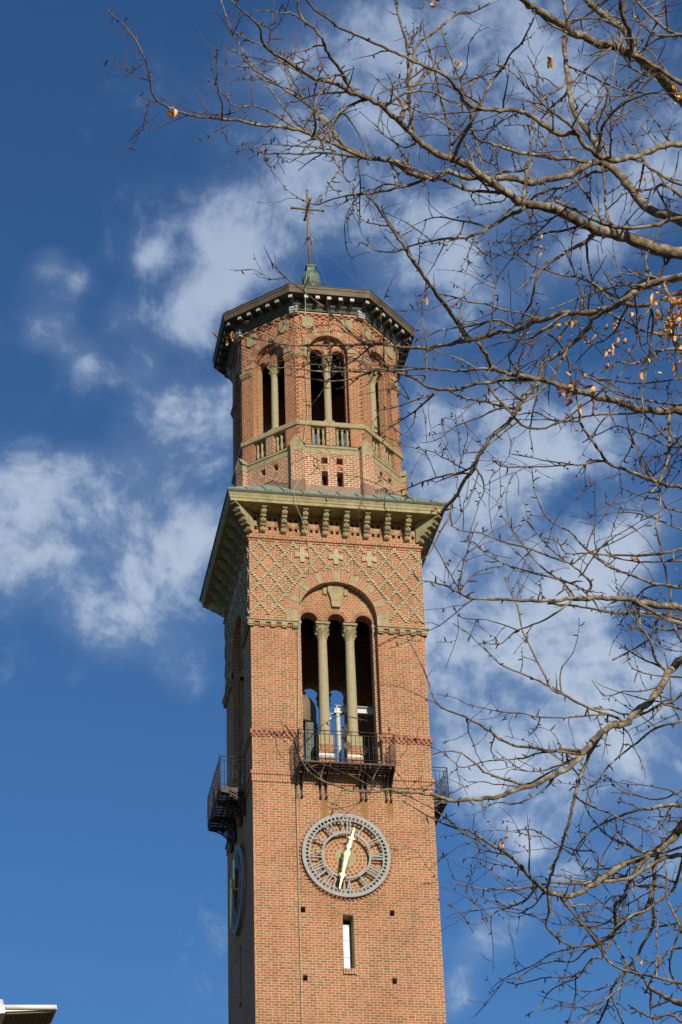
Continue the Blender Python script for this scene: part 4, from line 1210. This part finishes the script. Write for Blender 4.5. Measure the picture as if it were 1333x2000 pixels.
# name, depth at base (0 = join), depth change to tip, width px base, width px tip, points (view prefix switches view)
LIMBS = """
13.4 -2.0 25 3 B 1333,1100 1250,1085 1150,1050 1060,1020 960,995 880,955 800,915 720,895 640,885 590,850 540,815 480,775 420,730 370,700 320,690 250,660 190,610 140,565 90,515 40,470 A 1184,440 1130,420 1080,400 1000,360 920,340 860,300 790,260 720,215 690,170 685,120 640,75 555,0
12.6 1.6 21 6 B 1333,960 1250,930 1180,900 1130,850 1090,790 1040,740 980,700 960,620 920,560 870,490 850,420 840,340 825,250 825,160 830,90 820,0
14.2 -1.0 23 13 B 1333,440 1290,390 1240,330 1180,280 1120,235 1060,210 980,190 900,155 830,125 780,90 720,50 670,20 625,-20
12.0 1.4 15 2.5 C 1333,200 1250,220 1180,240 1110,270 1060,315 1010,340 960,350 880,360 830,355 770,375 690,395 620,430 540,440 480,465 400,480 330,490 260,505 160,510 60,500 0,495 A 1150,1497 933,1497 816,1497 764,1491 711,1480 675,1469 631,1460 582,1442
13.0 -1.3 16 7 C 1333,780 1250,785 1160,780 1100,760 1040,740 960,720 900,700 830,680 760,660 720,645 640,630 580,620 520,600 500,580 480,540 450,490
11.6 -1.5 14 2 D 1333,640 1280,635 1200,620 1120,610 1030,600 960,595 900,600 830,600 740,605 640,605 560,600 480,600 410,595 360,570 300,540 240,525 180,518
12.3 -2.2 15 2.5 D 1333,860 1290,900 1240,980 1190,1040 1130,1090 1080,1150 E 1020,40 960,90 910,140 880,190 820,230 760,260 700,290 600,320 540,345 470,355 400,360 350,365 300,355 250,340 190,330 110,325 65,317 -13,324 -95,320 -160,300 -240,273 -290,235 -324,184 -345,127 -360,80 -393,33
13.2 -1.8 16 2 E 1333,460 1300,510 1240,570 1180,600 1110,630 1040,660 990,700 930,740 880,770 820,775 760,765 710,735 660,680 610,625 550,580 500,550 450,520 410,495 340,480 250,440 180,400 120,365
12.8 1.2 10 3 E 1333,1250 1260,1220 1200,1180 1150,1120 1100,1080 1060,1010 1030,960
"""
BRANCHES = """
0 -1.4 14 2 B 970,705 920,720 870,750 800,770 740,780 690,795 640,785 560,770 470,770 380,765 320,745 260,775 200,765 130,735 60,695 0,690 A 1130,680 1060,650 980,615 900,580 830,560 760,548 690,545 610,525 520,515 430,508 350,490 290,465 240,440 215,400 208,350 190,270 160,200 120,140 70,85 25,42
0 .8 15 12 B 1120,235 1110,190 1090,130 1040,100 980,55 940,20 900,-20
0 -.5 10 7 B 1110,260 1112,200 1100,130 1070,60 1065,-10
99 -.3 10 8 B 1345,375 1260,320 1180,270 1130,240
99 .5 7 5 B 1345,160 1270,130 1210,80 1150,20 1130,-10
99 .4 6 3 B 1345,150 1250,155 1170,120 1120,60 1125,0
99 -.8 12 8 B 1345,630 1260,625 1210,650 1150,675 1080,685 1020,700 960,670 900,620 870,580 800,580 740,550 700,520 650,490 600,475 540,480 480,475 420,465
0 -.7 8 4 B 415,465 370,410 340,360 290,320 220,290 150,255 90,230 0,190 A 1100,150 1030,120 980,80 920,40 885,-10
0 .4 9 2 A 1333,715 1250,700 1150,680 1080,650 1040,620 990,550 930,480 860,430 800,395 740,355 690,320 650,290 625,250 600,200 570,150 540,80 515,-5
0 .3 5 1.5 A 910,590 850,540 790,470 740,400 690,335 630,270 590,230 540,200
0 -.3 5 1.5 A 870,570 780,520 720,480 650,460 600,465 560,450 520,400 480,360 450,340
0 .1 3 1.5 A 600,465 560,490 520,500 440,490 380,480 330,450 250,425
0 .1 3 1 A 548,430 545,370 540,300 538,200
0 .4 6 1.5 A 1184,690 1000,665 920,665 860,670 790,665 700,665 640,645 580,658
0 .2 4 1.5 A 1010,655 930,640 860,635 780,630 710,625 620,650
0 -.4 6 2 A 915,600 925,560 920,480 920,420 935,340 955,300
0 -.2 4 2 A 1060,690 1020,750 985,800 970,850
0 .2 3 1.5 A 950,670 900,700 850,740
0 .1 3.5 2 A 1110,700 1120,780 1118,880 1118,960
0 .5 7 1.5 A 1424,775 1333,800 1240,825 1150,840 1060,850 980,870 930,890 880,870 830,845 795,820
0 -.8 10 4 C 405,470 350,390 300,320 250,255 210,195 165,130 120,60 80,0 A 1220,935 1180,880 1150,850
0 .5 9 4 B 115,520 135,450 150,380 145,300 140,200 110,100 85,-5
0 -.5 8 4 A 1095,400 1060,350 1030,300 990,250 965,200 945,150 900,110 860,70 845,-5
0 .3 5 2 A 1060,400 980,405 900,420 840,440 790,450
0 0 3 1.5 A 720,215 725,170 735,110 745,0
0 .1 3 1.2 A 880,270 820,280 740,270 660,250 600,240
0 .1 2.6 1.2 A 650,460 650,400 640,320 640,250
0 .1 2 1 A 240,440 190,430 160,410
0 .1 2 1 A 208,345 170,280 140,215
0 .1 3 1.2 A 1000,360 960,300 930,200 935,60
0 .2 4 2 A 690,340 760,370 840,400 900,460 960,520 1040,620
0 .3 7 4 B 690,795 650,740 670,680 680,600 685,520
0 -.6 9 3 B 950,705 900,700 850,685 800,690 740,680 690,670 620,660 560,645 500,620 450,610 420,560 410,480 370,430 380,370 340,280 310,200 290,130
0 .2 6 4 B 830,690 810,620 770,560 720,520
0 .2 7 5 B 640,880 650,820 660,750 685,690
0 .4 8 2 B 640,910 580,935 520,975 440,1015 370,1035 300,1035 220,1050 150,1070 80,1095 0,1085 A 1140,1060 1110,1050
0 .2 6 5 B 1000,740 940,750 880,780 820,810 740,830 700,850 650,890
99 .2 8 5 B 1345,940 1250,965 1180,985 1080,990 1000,975 940,950 870,910 780,870
0 -.6 8 3 B 350,660 400,560 440,490 470,420 510,350 560,290 590,230 640,180 690,75
0 .5 8 3 B 165,590 155,480 150,380 165,260 180,200 240,150 300,100 360,60 430,50 500,10
0 .1 4.5 3 B 845,290 920,320 1000,360 1080,390 1180,405 1333,405
0 .3 4 3 B 1015,690 985,600 960,550 990,480 1020,380 1040,280 1070,150
0 .1 3.5 1 B 1150,675 1120,600 1080,550 1050,500 1010,500
0 .1 2 1 B 1115,620 1180,520 1240,410
0 .2 5 4 B 1010,965 1000,880 995,780 985,720
99 .2 7 4 B 1345,860 1260,805 1200,820 1130,825
0 .2 5 4 B 990,970 940,880 900,820 860,770
0 .2 4 1.5 B 480,475 410,485 330,490 250,495 180,480 120,430 60,340
0 .2 5 4 B 690,480 740,420 790,390 825,360 830,300
0 .2 3 2 B 620,490 560,520 510,560 470,610
0 .2 3.5 2 B 740,430 700,380 710,330 690,290 660,240
0 .1 3 2 B 560,300 480,325 410,350 380,370
0 .1 3 1.5 B 560,870 500,880 440,885 410,840 380,790
0 .3 6 2 B 320,690 330,600 300,480 270,360 240,230 210,120 215,0
0 .3 4 2 B 190,610 130,640 60,600 0,560
0 .2 5 2 B 430,730 400,640 330,560 250,510 200,520
0 .2 5 2 B 560,770 520,720 470,690 440,620 430,560
0 .2 4 2 B 760,690 740,610 700,560 640,540 560,545 
0 .2 4 2 B 870,580 880,500 860,440 920,400
0 -.3 5 1.5 F 724,676 700,661 662,627 610,582 557,541 530,510 516,479
0 .1 2.2 1.2 F 557,543 530,545 502,539
0 .2 4 1.5 F 722,678 697,701 662,722 640,748 622,775 602,800
0 .2 5 2 F 775,717 740,722 700,735 662,745 620,742 583,735
0 .2 3 1.2 F 750,700 750,660 744,620 752,580 770,540
0 .1 3 1.2 F 790,700 770,660 760,620 745,600
0 .2 3 1.2 F 690,676 660,690 620,700 585,722 560,735
0 .1 2.5 1.2 F 544,671 520,690 505,712 530,722
0 .1 2.2 1.2 F 800,780 770,760 735,765 700,772
0 .3 9 7 C 1130,262 1080,300 1000,350 950,380 930,420 880,470 830,510 780,545 730,570 720,620 690,680 640,740 600,810 560,850 510,890 480,930 450,980 430,1030 380,1100 350,1160 310,1200 285,1235
99 .2 9 7 C 1345,270 1250,290 1160,330 1080,318
0 .5 8 2 C 700,648 640,650 560,650 480,660 420,670 360,690 300,690 230,680 160,640 90,615 0,605 A 1166,1615 1124,1611 1042,1613 911,1609 822,1595 755,1595 700,1573
0 .7 6 1.5 C 520,605 440,600 370,610 290,605 200,600 100,605 0,600 A 1089,1604 1000,1589 911,1582 800,1591
0 .2 6 4 C 600,800 550,750 510,700 480,660
0 .2 6 2 C 630,780 540,760 460,740 400,730 350,710 290,690 230,720 160,740 80,770 0,780
0 .3 4.5 2 C 250,715 180,780 100,830 30,880 10,885
99 -.4 8 2 C 1345,520 1240,520 1200,540 1150,570 1100,580 1050,570 980,620
99 -.5 8 3 D 1345,120 1240,95 1160,65 1080,40 1010,5 C 960,940 920,880 890,830 885,760 860,690 850,620 830,540 790,480 750,450
0 .2 4 2 C 1000,1000 930,1010 880,1020 820,1010 740,1000 680,985 590,970
0 .2 3 2 C 860,1015 740,1025 640,1025 550,1025 510,995
0 .2 4 3 C 1200,785 1100,795 980,800 880,810 830,830 760,820 700,790 620,800
0 .2 4 2 C 490,460 510,350 515,250 510,160 500,90 490,50
0 -.2 9 3 C 940,20 920,45 840,90 770,130 720,170 690,240 680,310 640,370 600,430
0 .2 6 3 C 1110,330 1050,290 980,255 920,220 870,200 800,190 740,170 680,150 600,90
0 .2 5 2.5 C 1180,240 1050,240 960,270 900,290 840,310 740,350
0 .2 4 3 C 700,380 620,355 560,345 480,320 400,310 330,285 260,270
99 .2 5 4 C 1345,455 1230,450 1150,430 1080,390 1000,350
99 .4 4 2 C 1345,640 1240,655 1140,665 1050,655 960,640 860,590 800,530
99 .4 5 2 C 1345,755 1270,755 1200,740 1080,720 1000,680 930,640 850,600
99 .4 4 2 C 1345,940 1280,940 1200,900 1130,870 1050,850 980,880 900,920
0 .2 3 2 C 1120,880 1110,940 1080,1000 1100,1010
0 .2 3 2 C 1100,870 1140,950 1180,1020 1210,1070
99 .2 3 2 C 1345,920 1270,1000 1210,1060 1150,1100
0 .3 5 2 C 440,1000 400,1040 320,1060 240,1080 160,1111 D 140,120 60,145
0 .1 4 2 D 430,15 460,70 475,130 440,195
0 -.3 8 2 C 1250,230 1290,330 1270,420 1250,500
99 .2 6 4 D 1345,695 1260,670 1180,660 1100,655 1030,660 960,645 900,635 830,625 750,620
0 .4 5 2 D 870,597 820,530 760,490 700,440 670,400 620,330 580,280 545,230
0 .4 5 2 D 930,590 900,560 850,530 780,510 700,490 600,460 540,435 490,410 430,355 370,350
0 .2 5 2 D 940,540 900,490 850,450 800,430 740,410 650,375 560,355 500,330 440,310 380,305 320,275
0 .1 3 1.5 D 850,450 780,400 730,350 690,300 640,245
99 .3 6 2 D 1345,380 1260,400 1180,410 1060,410 960,405 900,370 850,310 800,285 740,240 710,180 690,120 680,30
99 .2 4 3 D 1345,430 1200,440 1120,435 1000,410
99 .2 7 2 D 1345,550 1250,540 1170,520 1100,490 1030,465 970,430 930,400 830,400 790,350 730,330
0 .2 3 2 D 870,440 920,400 1000,370 1100,320 1190,265
0 .3 5 1.5 D 860,600 800,650 740,690 660,720 610,740 580,765 540,795 450,790
0 .1 3 1.5 D 620,735 570,715 480,690 390,685 350,665
0 .2 3 2 D 370,565 330,500 290,420 235,335
0 .2 3 1.5 D 370,565 420,500 480,470 560,455
0 .1 2 1 D 400,590 330,555 240,480
0 .7 6 2.5 E 1020,40 D 1060,1120 980,1090 900,1060 830,1020 770,990 720,900 680,820 640,740 620,640 590,570 560,505
0 .3 5 1.5 D 830,1020 760,980 690,945 600,910 540,880 490,830 440,785 400,745 335,705
99 .2 6 4 D 1345,1000 1280,1050 1230,1060 1160,1100 1080,1130 1000,1130
99 .2 5 3 D 1345,1080 1250,1060 1180,1090 1080,1100 1020,1080 930,1075
0 .3 4 1.5 D 1000,1100 870,1110 800,1115 700,1110 640,1095 560,1090 480,1075 400,1055 340,1025 265,1012
0 .1 3 1.5 D 715,1115 700,1160 665,1195
0 .8 7 2 E 905,148 800,145 740,145 680,130 600,125 540,95 480,50 400,5 D 390,1110 290,1070 250,1020 225,940 190,860 130,750
0 .2 5 4 D 1325,780 1310,740 1280,680 1285,600 1270,520 1250,440 1240,360
0 .2 4 3 D 1240,370 1220,290 1240,180 1230,110 1190,60 1170,0
99 .2 4 2 D 1345,725 1250,735 1180,715 1140,680 1100,640 1060,600
0 .2 5 3 D 1230,680 1190,770 1130,810 1080,840 1030,865
99 .2 4 2 D 1345,940 1200,930 1120,900 1090,850
0 .2 3 1.5 D 1240,980 1150,1000 1080,1000 1000,1020 940,950
99 .2 4 2 D 1345,225 1270,205 1240,170 1180,160 1120,140 1060,115
99 .2 4 2 D 1345,305 1260,270 1190,245 1120,225 1060,225
99 .3 5 3 E 1345,20 1280,30 1200,60 1140,110 1060,170 1000,230 960,290 900,320
0 .3 8 4 E 985,70 930,160 890,270 860,370 845,440 820,530 790,610 770,670 750,740 755,850 745,910 800,970 870,1000 930,990 1000,985
99 -.3 9 2 E 1345,600 1260,610 1190,650 1130,690 1060,710 960,715 880,725 770,720 700,735 600,745 500,750 430,740 330,722
0 .3 5 2 E 700,740 660,790 600,820 540,840 490,870 440,900 380,885
0 .1 2 1 E 490,860 430,810 370,770 280,738
0 .1 2 1 E 400,885 340,830 250,785
0 .3 5 1.5 E 880,160 790,150 700,160 640,180 560,185 470,195 380,220 340,195 290,150
0 .2 4 1.5 E 880,195 800,210 720,235 640,230 580,190 525,150
0 .2 4 2 E 780,255 740,310 680,350 600,380 540,370 490,385
99 .3 8 3 E 1345,385 1260,385 1200,400 1120,410 1040,440 960,480 910,520 860,590
99 .2 5 2 E 1345,560 1250,590 1150,610 1080,640 1000,660 900,655 870,600 845,550
0 .2 9 6 E 1240,572 1215,640 1210,730 1180,820 1150,850 1100,870 1030,940 980,980 940,1000
0 .2 9 5 E 1180,605 1110,700 1080,780 1040,820 1045,900 1030,960 980,1050
99 .2 7 2 E 1345,590 1310,720 1280,760 1220,800 1180,840 1120,860 1060,900 1000,960 920,1010 860,1060 780,1060 700,1080 640,1120 575,1140
99 .2 7 4 E 1345,970 1310,880 1270,800
0 .2 4 2 E 1320,890 1240,910 1160,920 1070,935 980,960
0 .3 7 4 E 1200,760 1210,870 1190,940 1140,1030 1090,1100 1050,1140 1020,1200 1000,1270 960,1340
99 .2 6 3 E 1345,1160 1250,1140 1170,1120 1080,1100 1010,1060 980,1000 960,950 910,900 860,820 810,750
0 .2 4 2 E 970,1040 940,1060 880,1130 810,1160 750,1200 710,1260 650,1300
0 .1 3 2 E 870,1130 870,1200 850,1290 830,1333
0 .1 4 3 E 1025,1210 1050,1270 1080,1340
99 .2 5 3 E 1345,1000 1270,1020 1210,1120 1170,1200
99 .2 4 2 E 1345,310 1290,340 1220,360 1150,345 1090,330 1040,300 1010,260
0 .2 3.5 1.5 E 860,600 800,560 740,520 680,490 600,495
0 .1 3 2 E 960,590 880,580 820,560
0 .1 3 2 E 950,720 990,600 1050,500 1040,440
0 .1 3.5 2 E 740,750 690,820 640,850 700,870 750,910
0 .2 3.5 2 E 940,1050 900,1100 830,1130 760,1130 700,1140 620,1160 570,1150
0 .2 5 4 E 790,760 830,820 900,900 960,980 1010,1060
0 .2 3.5 1 E 640,650 570,600 490,585 420,560 390,545
0 .2 3 1 E 660,680 600,650 520,640 430,610 380,620
99 .3 6 3 E 1345,1330 1280,1290 1220,1310 1160,1290 1100,1250
99 .2 5 3 E 1345,870 1280,1060 1300,1150 1345,1200
"""
BARK = plain_mat('grey_bark', [(0.05, 0.035, 0.022), (0.22, 0.17, 0.11), (0.46, 0.41, 0.30)], scale=20, rough=0.9, speck=0.4, bump=0.6, detail=8)
TWIG = plain_mat('red_brown_twig', [(0.07, 0.045, 0.032), (0.20, 0.125, 0.08)], scale=14, rough=0.7, bump=0)
BUD = plain_mat('dark_bud', [(0.06, 0.035, 0.025), (0.12, 0.07, 0.05)], scale=14, rough=0.9, bump=0)
LEAF = plain_mat('dry_leaf', [(0.42, 0.17, 0.04), (0.75, 0.36, 0.10), (0.92, 0.58, 0.22)], scale=25, rough=0.6, bump=0)
TREE_BASE = P3(2150, 1000, 13.5); TREE_BASE.z = 0
tree = tag(empty('bare_tree', TREE_BASE), 'bare winter tree with a few dry orange leaves, its branches reaching across the right side', 'tree')
rnd = random.Random(11)
def parse(txt):
    out = []
    for ln in txt.strip().split('\n'):
        t = ln.split(); d, dd, w0, w1 = map(float, t[:4]); v = None; pts = []
        for q in t[4:]:
            if q in VIEW: v = VIEW[q]; continue
            x, y = q.split(','); k_ = 1.0 if v == (0, 0) else 2.2217; pts.append((v[0]+float(x)/k_, v[1]+float(y)/k_))
        out.append((d, dd, w0, w1, pts))
    return out
NODES = []          # (Vector, radius, x, y, depth, owner)
def smooth_path(P, R, n=3):
    """Catmull-Rom through the measured points, with small kinks"""
    out = []; rr = []
    for i in range(len(P)-1):
        p0, p1, p2, p3 = P[max(i-1, 0)], P[i], P[i+1], P[min(i+2, len(P)-1)]
        for j in range(n):
            t = j/n
            q = 0.5*((2*p1)+(-p0+p2)*t+(2*p0-5*p1+4*p2-p3)*t*t+(-p0+3*p1-3*p2+p3)*t*t*t)
            r = R[i]+(R[i+1]-R[i])*t
            k = min(.008, r*.5)
            q = q+Vector((rnd.uniform(-1, 1), rnd.uniform(-1, 1), rnd.uniform(-1, 1)))*k
            out.append(q); rr.append(r*rnd.uniform(.88, 1.12))
    out.append(P[-1]); rr.append(R[-1]); return out, rr
def spur(mb, p, t, r, size):
    a = Vector((rnd.gauss(0, 1), rnd.gauss(0, 1), rnd.gauss(0, 1))); a = (a-t*a.dot(t)*.6).normalized()
    L = size*rnd.uniform(.5, 1.4)
    mb.tube([p, p+a*L*.5, p+a*L+Vector((rnd.uniform(-1, 1), rnd.uniform(-1, 1), rnd.uniform(-1, 1)))*L*.25], [min(r*.7, .005)+.0014, .0044, .0022], BUD if L < .03 else TWIG, sides=4, cap=False)
def twig(mb, p, d, L, r, depth=0):
    """a side shoot: arching, lightly kinked, with buds and sometimes its own shoots"""
    n = max(4, int(L/.045)); pts = [p.copy()]; dd = d.normalized()
    bend = Vector((rnd.gauss(0, 1), rnd.gauss(0, 1), rnd.gauss(.25, 1)))*.11
    for i in range(n):
        dd = (dd+bend*.55+Vector((rnd.gauss(0, 1), rnd.gauss(0, 1), rnd.gauss(0, 1)))*.16).normalized()
        pts.append(pts[-1]+dd*(L/n))
    rr = [max(r*(1-.72*i/n), .0016) for i in range(n+1)]
    mb.tube(pts, rr, TWIG if r < .0042 else BARK, sides=4 if r < .004 else 5, cap=False)
    for i in range(1, n):
        t = (pts[i+1]-pts[i]).normalized()
        if rnd.random() < .3: spur(mb, pts[i], t, rr[i], rnd.choice((.012, .016, .03)))
        if depth < 1 and L > .2 and rnd.random() < (.30 if depth == 0 else .42):
            s = (t*.7+Vector((rnd.gauss(0, 1), rnd.gauss(0, 1), rnd.gauss(0, 1)))*.6).normalized()
            twig(mb, pts[i], s, L*rnd.uniform(.22, .5), rr[i]*.75, depth+1)
def dress(mb, P, R, dens):
    """hang spurs and shoots along a finished path"""
    acc = 0; nxt = rnd.uniform(.03, .12)
    for i in range(1, len(P)-1):
        acc += (P[i]-P[i-1]).length
        t = (P[i+1]-P[i-1]).normalized()
        if rnd.random() < .38: spur(mb, P[i]+t*.001, t, R[i], rnd.choice((.016, .022, .035, .05)))
        if acc > nxt:
            acc = 0; nxt = rnd.uniform(.07, .26)/dens
            s = Vector((rnd.gauss(0, 1), rnd.gauss(0, 1), rnd.gauss(.2, 1))); s = (s-t*s.dot(t)).normalized()
            d = (t*rnd.uniform(.2, 1.0)+s).normalized()
            L = rnd.choice((.07, .12, .18, .26, .36, .5))*rnd.uniform(.6, 1.2)
            if R[i] > .007 and rnd.random() < .22: L = rnd.uniform(.5, .9)
            twig(mb, P[i], d, L, min(R[i]*.7, .0030+L*.010), 0 if L < .5 else -1)
TB = tree.location
def trunk_at(z): return TREE_BASE+Vector((.25*sin(z*.5)-.1, .2*sin(z*.37+1)-.1, z))
trunk_pts = [trunk_at(z) for z in [i*.6 for i in range(19)]]
mb = MB()
mb.tube([p-TB for p in trunk_pts], [.30 if i == 0 else .22-.0095*i for i in range(19)], BARK, sides=16)
for a in range(5):
    th = a*1.3; mb.tube([trunk_pts[0]-TB+Vector((.12*cos(th), .12*sin(th), .35)), trunk_pts[0]-TB+Vector((.42*cos(th), .42*sin(th), -.05))], [.12, .05], BARK, sides=8)
mb.build('trunk', tree)
def bez(a, b, ta, tb, n):
    L = (b-a).length; p1 = a+ta*L*.35; p2 = b-tb*L*.35
    return [((1-t)**3)*a+3*((1-t)**2)*t*p1+3*(1-t)*t*t*p2+t**3*b for t in [i/n for i in range(n)]]
parts = []
def grow(spec, kind):
    d, dd, w0, w1, px = spec
    n = len(px)
    L = [0]
    for a, b in zip(px, px[1:]): L.append(L[-1]+math.hypot(b[0]-a[0], b[1]-a[1]))
    tot = L[-1]; owner = None; pre = None
    if kind == 'branch':
        # nearest place already grown
        x0, y0 = px[0]
        if d == 0:
            best = min(NODES, key=lambda q: math.hypot(q[2]-x0, q[3]-y0)-min(q[1]*200, 4))
            d = best[4]; owner = best[5]; pre = [best[0]]
        else:
            cand = [q for q in NODES if q[2] > 1390]
            g = P3(x0, y0, 12.6)
            best = min(cand, key=lambda q: (q[0]-g).length+abs(q[3]-y0)*.001)
            owner = best[5]; d = 12.6*.4+best[4]*.6; pre = 'far'
    wob = rnd.uniform(0, 6)
    P = []; R = []
    for i, (x, y) in enumerate(px):
        t = L[i]/max(tot, 1); w = d+dd*t+.12*sin(t*7+wob)*min(1, tot/300)*(1 if i else 0)
        P.append(P3(x, y, w)); R.append(.52*(w0+(w1-w0)*t**.8)*w/FPX)
    head = []; hr = []
    if kind == 'limb':
        z = P[0].z-1.9+rnd.uniform(-.3, .3); a = trunk_at(max(2.2, z)); ta = Vector((-.5, -.1, .8)).normalized(); tb = (P[1]-P[0]).normalized()
        head = bez(a, P[0], ta, tb, 12); hr = [R[0]*(1.55-.55*i/12) for i in range(12)]
    elif pre == 'far':
        tb = (P[1]-P[0]).normalized(); a = best[0]; head = bez(a, P[0], (P[0]-a).normalized(), tb, 6); hr = [min(R[0]*1.2, best[1])]*6
    elif pre:
        if (pre[0]-P[0]).length > .004: head = [pre[0]]; hr = [min(R[0], best[1])]
    Q, RR = smooth_path(head+P, hr+R)
    idx = len(parts); parts.append((kind, owner, Q, RR, w0, len(head)*3))
    for q, r in zip(Q, RR):
        x, y, w = toc(q); NODES.append((q, r, x, y, w, idx))
for s in parse(LIMBS): grow(s, 'limb')
for s in parse(BRANCHES): grow(s, 'branch')
objs = {}
for i, (kind, owner, Q, RR, w0, nh) in enumerate(parts):
    mb = MB(); mb.tube([q-TB for q in Q], RR, BARK if w0 > 3.6 else TWIG, sides=10 if w0 > 9 else 7 if w0 > 4 else 5)
    # pointed tip
    k = min(nh, len(Q)-4)
    QL = [q-TB for q in Q]
    y_mean = toc(Q[len(Q)//2])[1]; x_mean = toc(Q[len(Q)//2])[0]
    dens = .7 if w0 > 12 else 1.0
    if x_mean > 850 and y_mean < 560: dens *= 1.35
    if 950 < y_mean < 1650: dens *= .7
    dress(mb, QL[k:], RR[k:], dens)
    if kind == 'limb': o = mb.build('limb', tree)
    else:
        own = owner
        while parts[own][0] != 'limb': own = parts[own][1]
        o = mb.build('branch', objs[own])
    objs[i] = o
# dry leaves still hanging: curled, folded blades
def leaf(mb, p, L, wd, yaw, droop, curl):
    n = 6; M = TR(*p) @ RZ(yaw) @ Matrix.Rotation(droop, 4, 'Y')
    pts = []; x = 0; z = 0; a = 0
    for i in range(n+1):
        t = i/n; w_ = wd*sin(pi*min(.97, t*.9+.08))**.8
        for s in (-1, 0, 1): pts.append((x, s*w_, z+abs(s)*w_*.55+rnd.uniform(-1, 1)*L*.02))
        x += cos(a)*L/n; z += sin(a)*L/n; a += curl/n
    k = 3; fs = [(i*k+j, (i+1)*k+j, (i+1)*k+j+1, i*k+j+1) for i in range(n) for j in range(2)]
    up = len(pts); pts += [(q[0], q[1], q[2]+.0008) for q in pts]; fs += [tuple(reversed([v+up for v in f])) for f in fs]
    mb.add(pts, fs, LEAF, M, smooth=True)
CL = [(338, 214, 2, .05), (455, 655, 3, .055), (795, 968, 2, .05), (848, 992, 2, .04), (1207, 648, 6, .06), (1326, 598, 12, .07), (1130, 752, 7, .065), (1050, 482, 4, .045), (1068, 112, 2, .05), (893, 118, 2, .035), (845, 4, 2, .05), (1112, 395, 1, .035), (828, 572, 2, .045), (978, 1640, 2, .045), (1108, 640, 5, .05), (1198, 688, 4, .05), (1322, 660, 6, .06), (1328, 172, 3, .05), (1238, 1086, 1, .04), (1262, 350, 1, .045), (1295, 560, 3, .05), (1325, 690, 4, .055), (625, 212, 1, .035), (1095, 770, 2, .04), (1255, 1875, 2, .04), (1245, 705, 3, .045), (1330, 625, 6, .06), (1290, 640, 3, .05)]
for (x, y, n, L) in CL:
    best = min(NODES, key=lambda q: math.hypot(q[2]-x, q[3]-y)+(abs(q[2]-x)*.3))
    w = best[4]; p = P3(x, y, w)-TB; mb = MB()
    st = best[0]-TB
    mb.tube([st, (st+p)/2+Vector((0, 0, .01)), p], .0013, TWIG, sides=4)
    for j in range(int(n*2.6)):
        q = p+Vector((rnd.gauss(0, 1), rnd.gauss(0, 1), rnd.gauss(-.3, 1)))*(.036 if n > 2 else .008)*(1.6 if n > 5 else 1)
        leaf(mb, q, L*rnd.uniform(.5, 1.3), L*rnd.uniform(.12, .24), rnd.uniform(0, 6.28), rnd.uniform(.3, 1.5), rnd.uniform(-3.2, 3.2))
    mb.build('dry_leaves', tree)
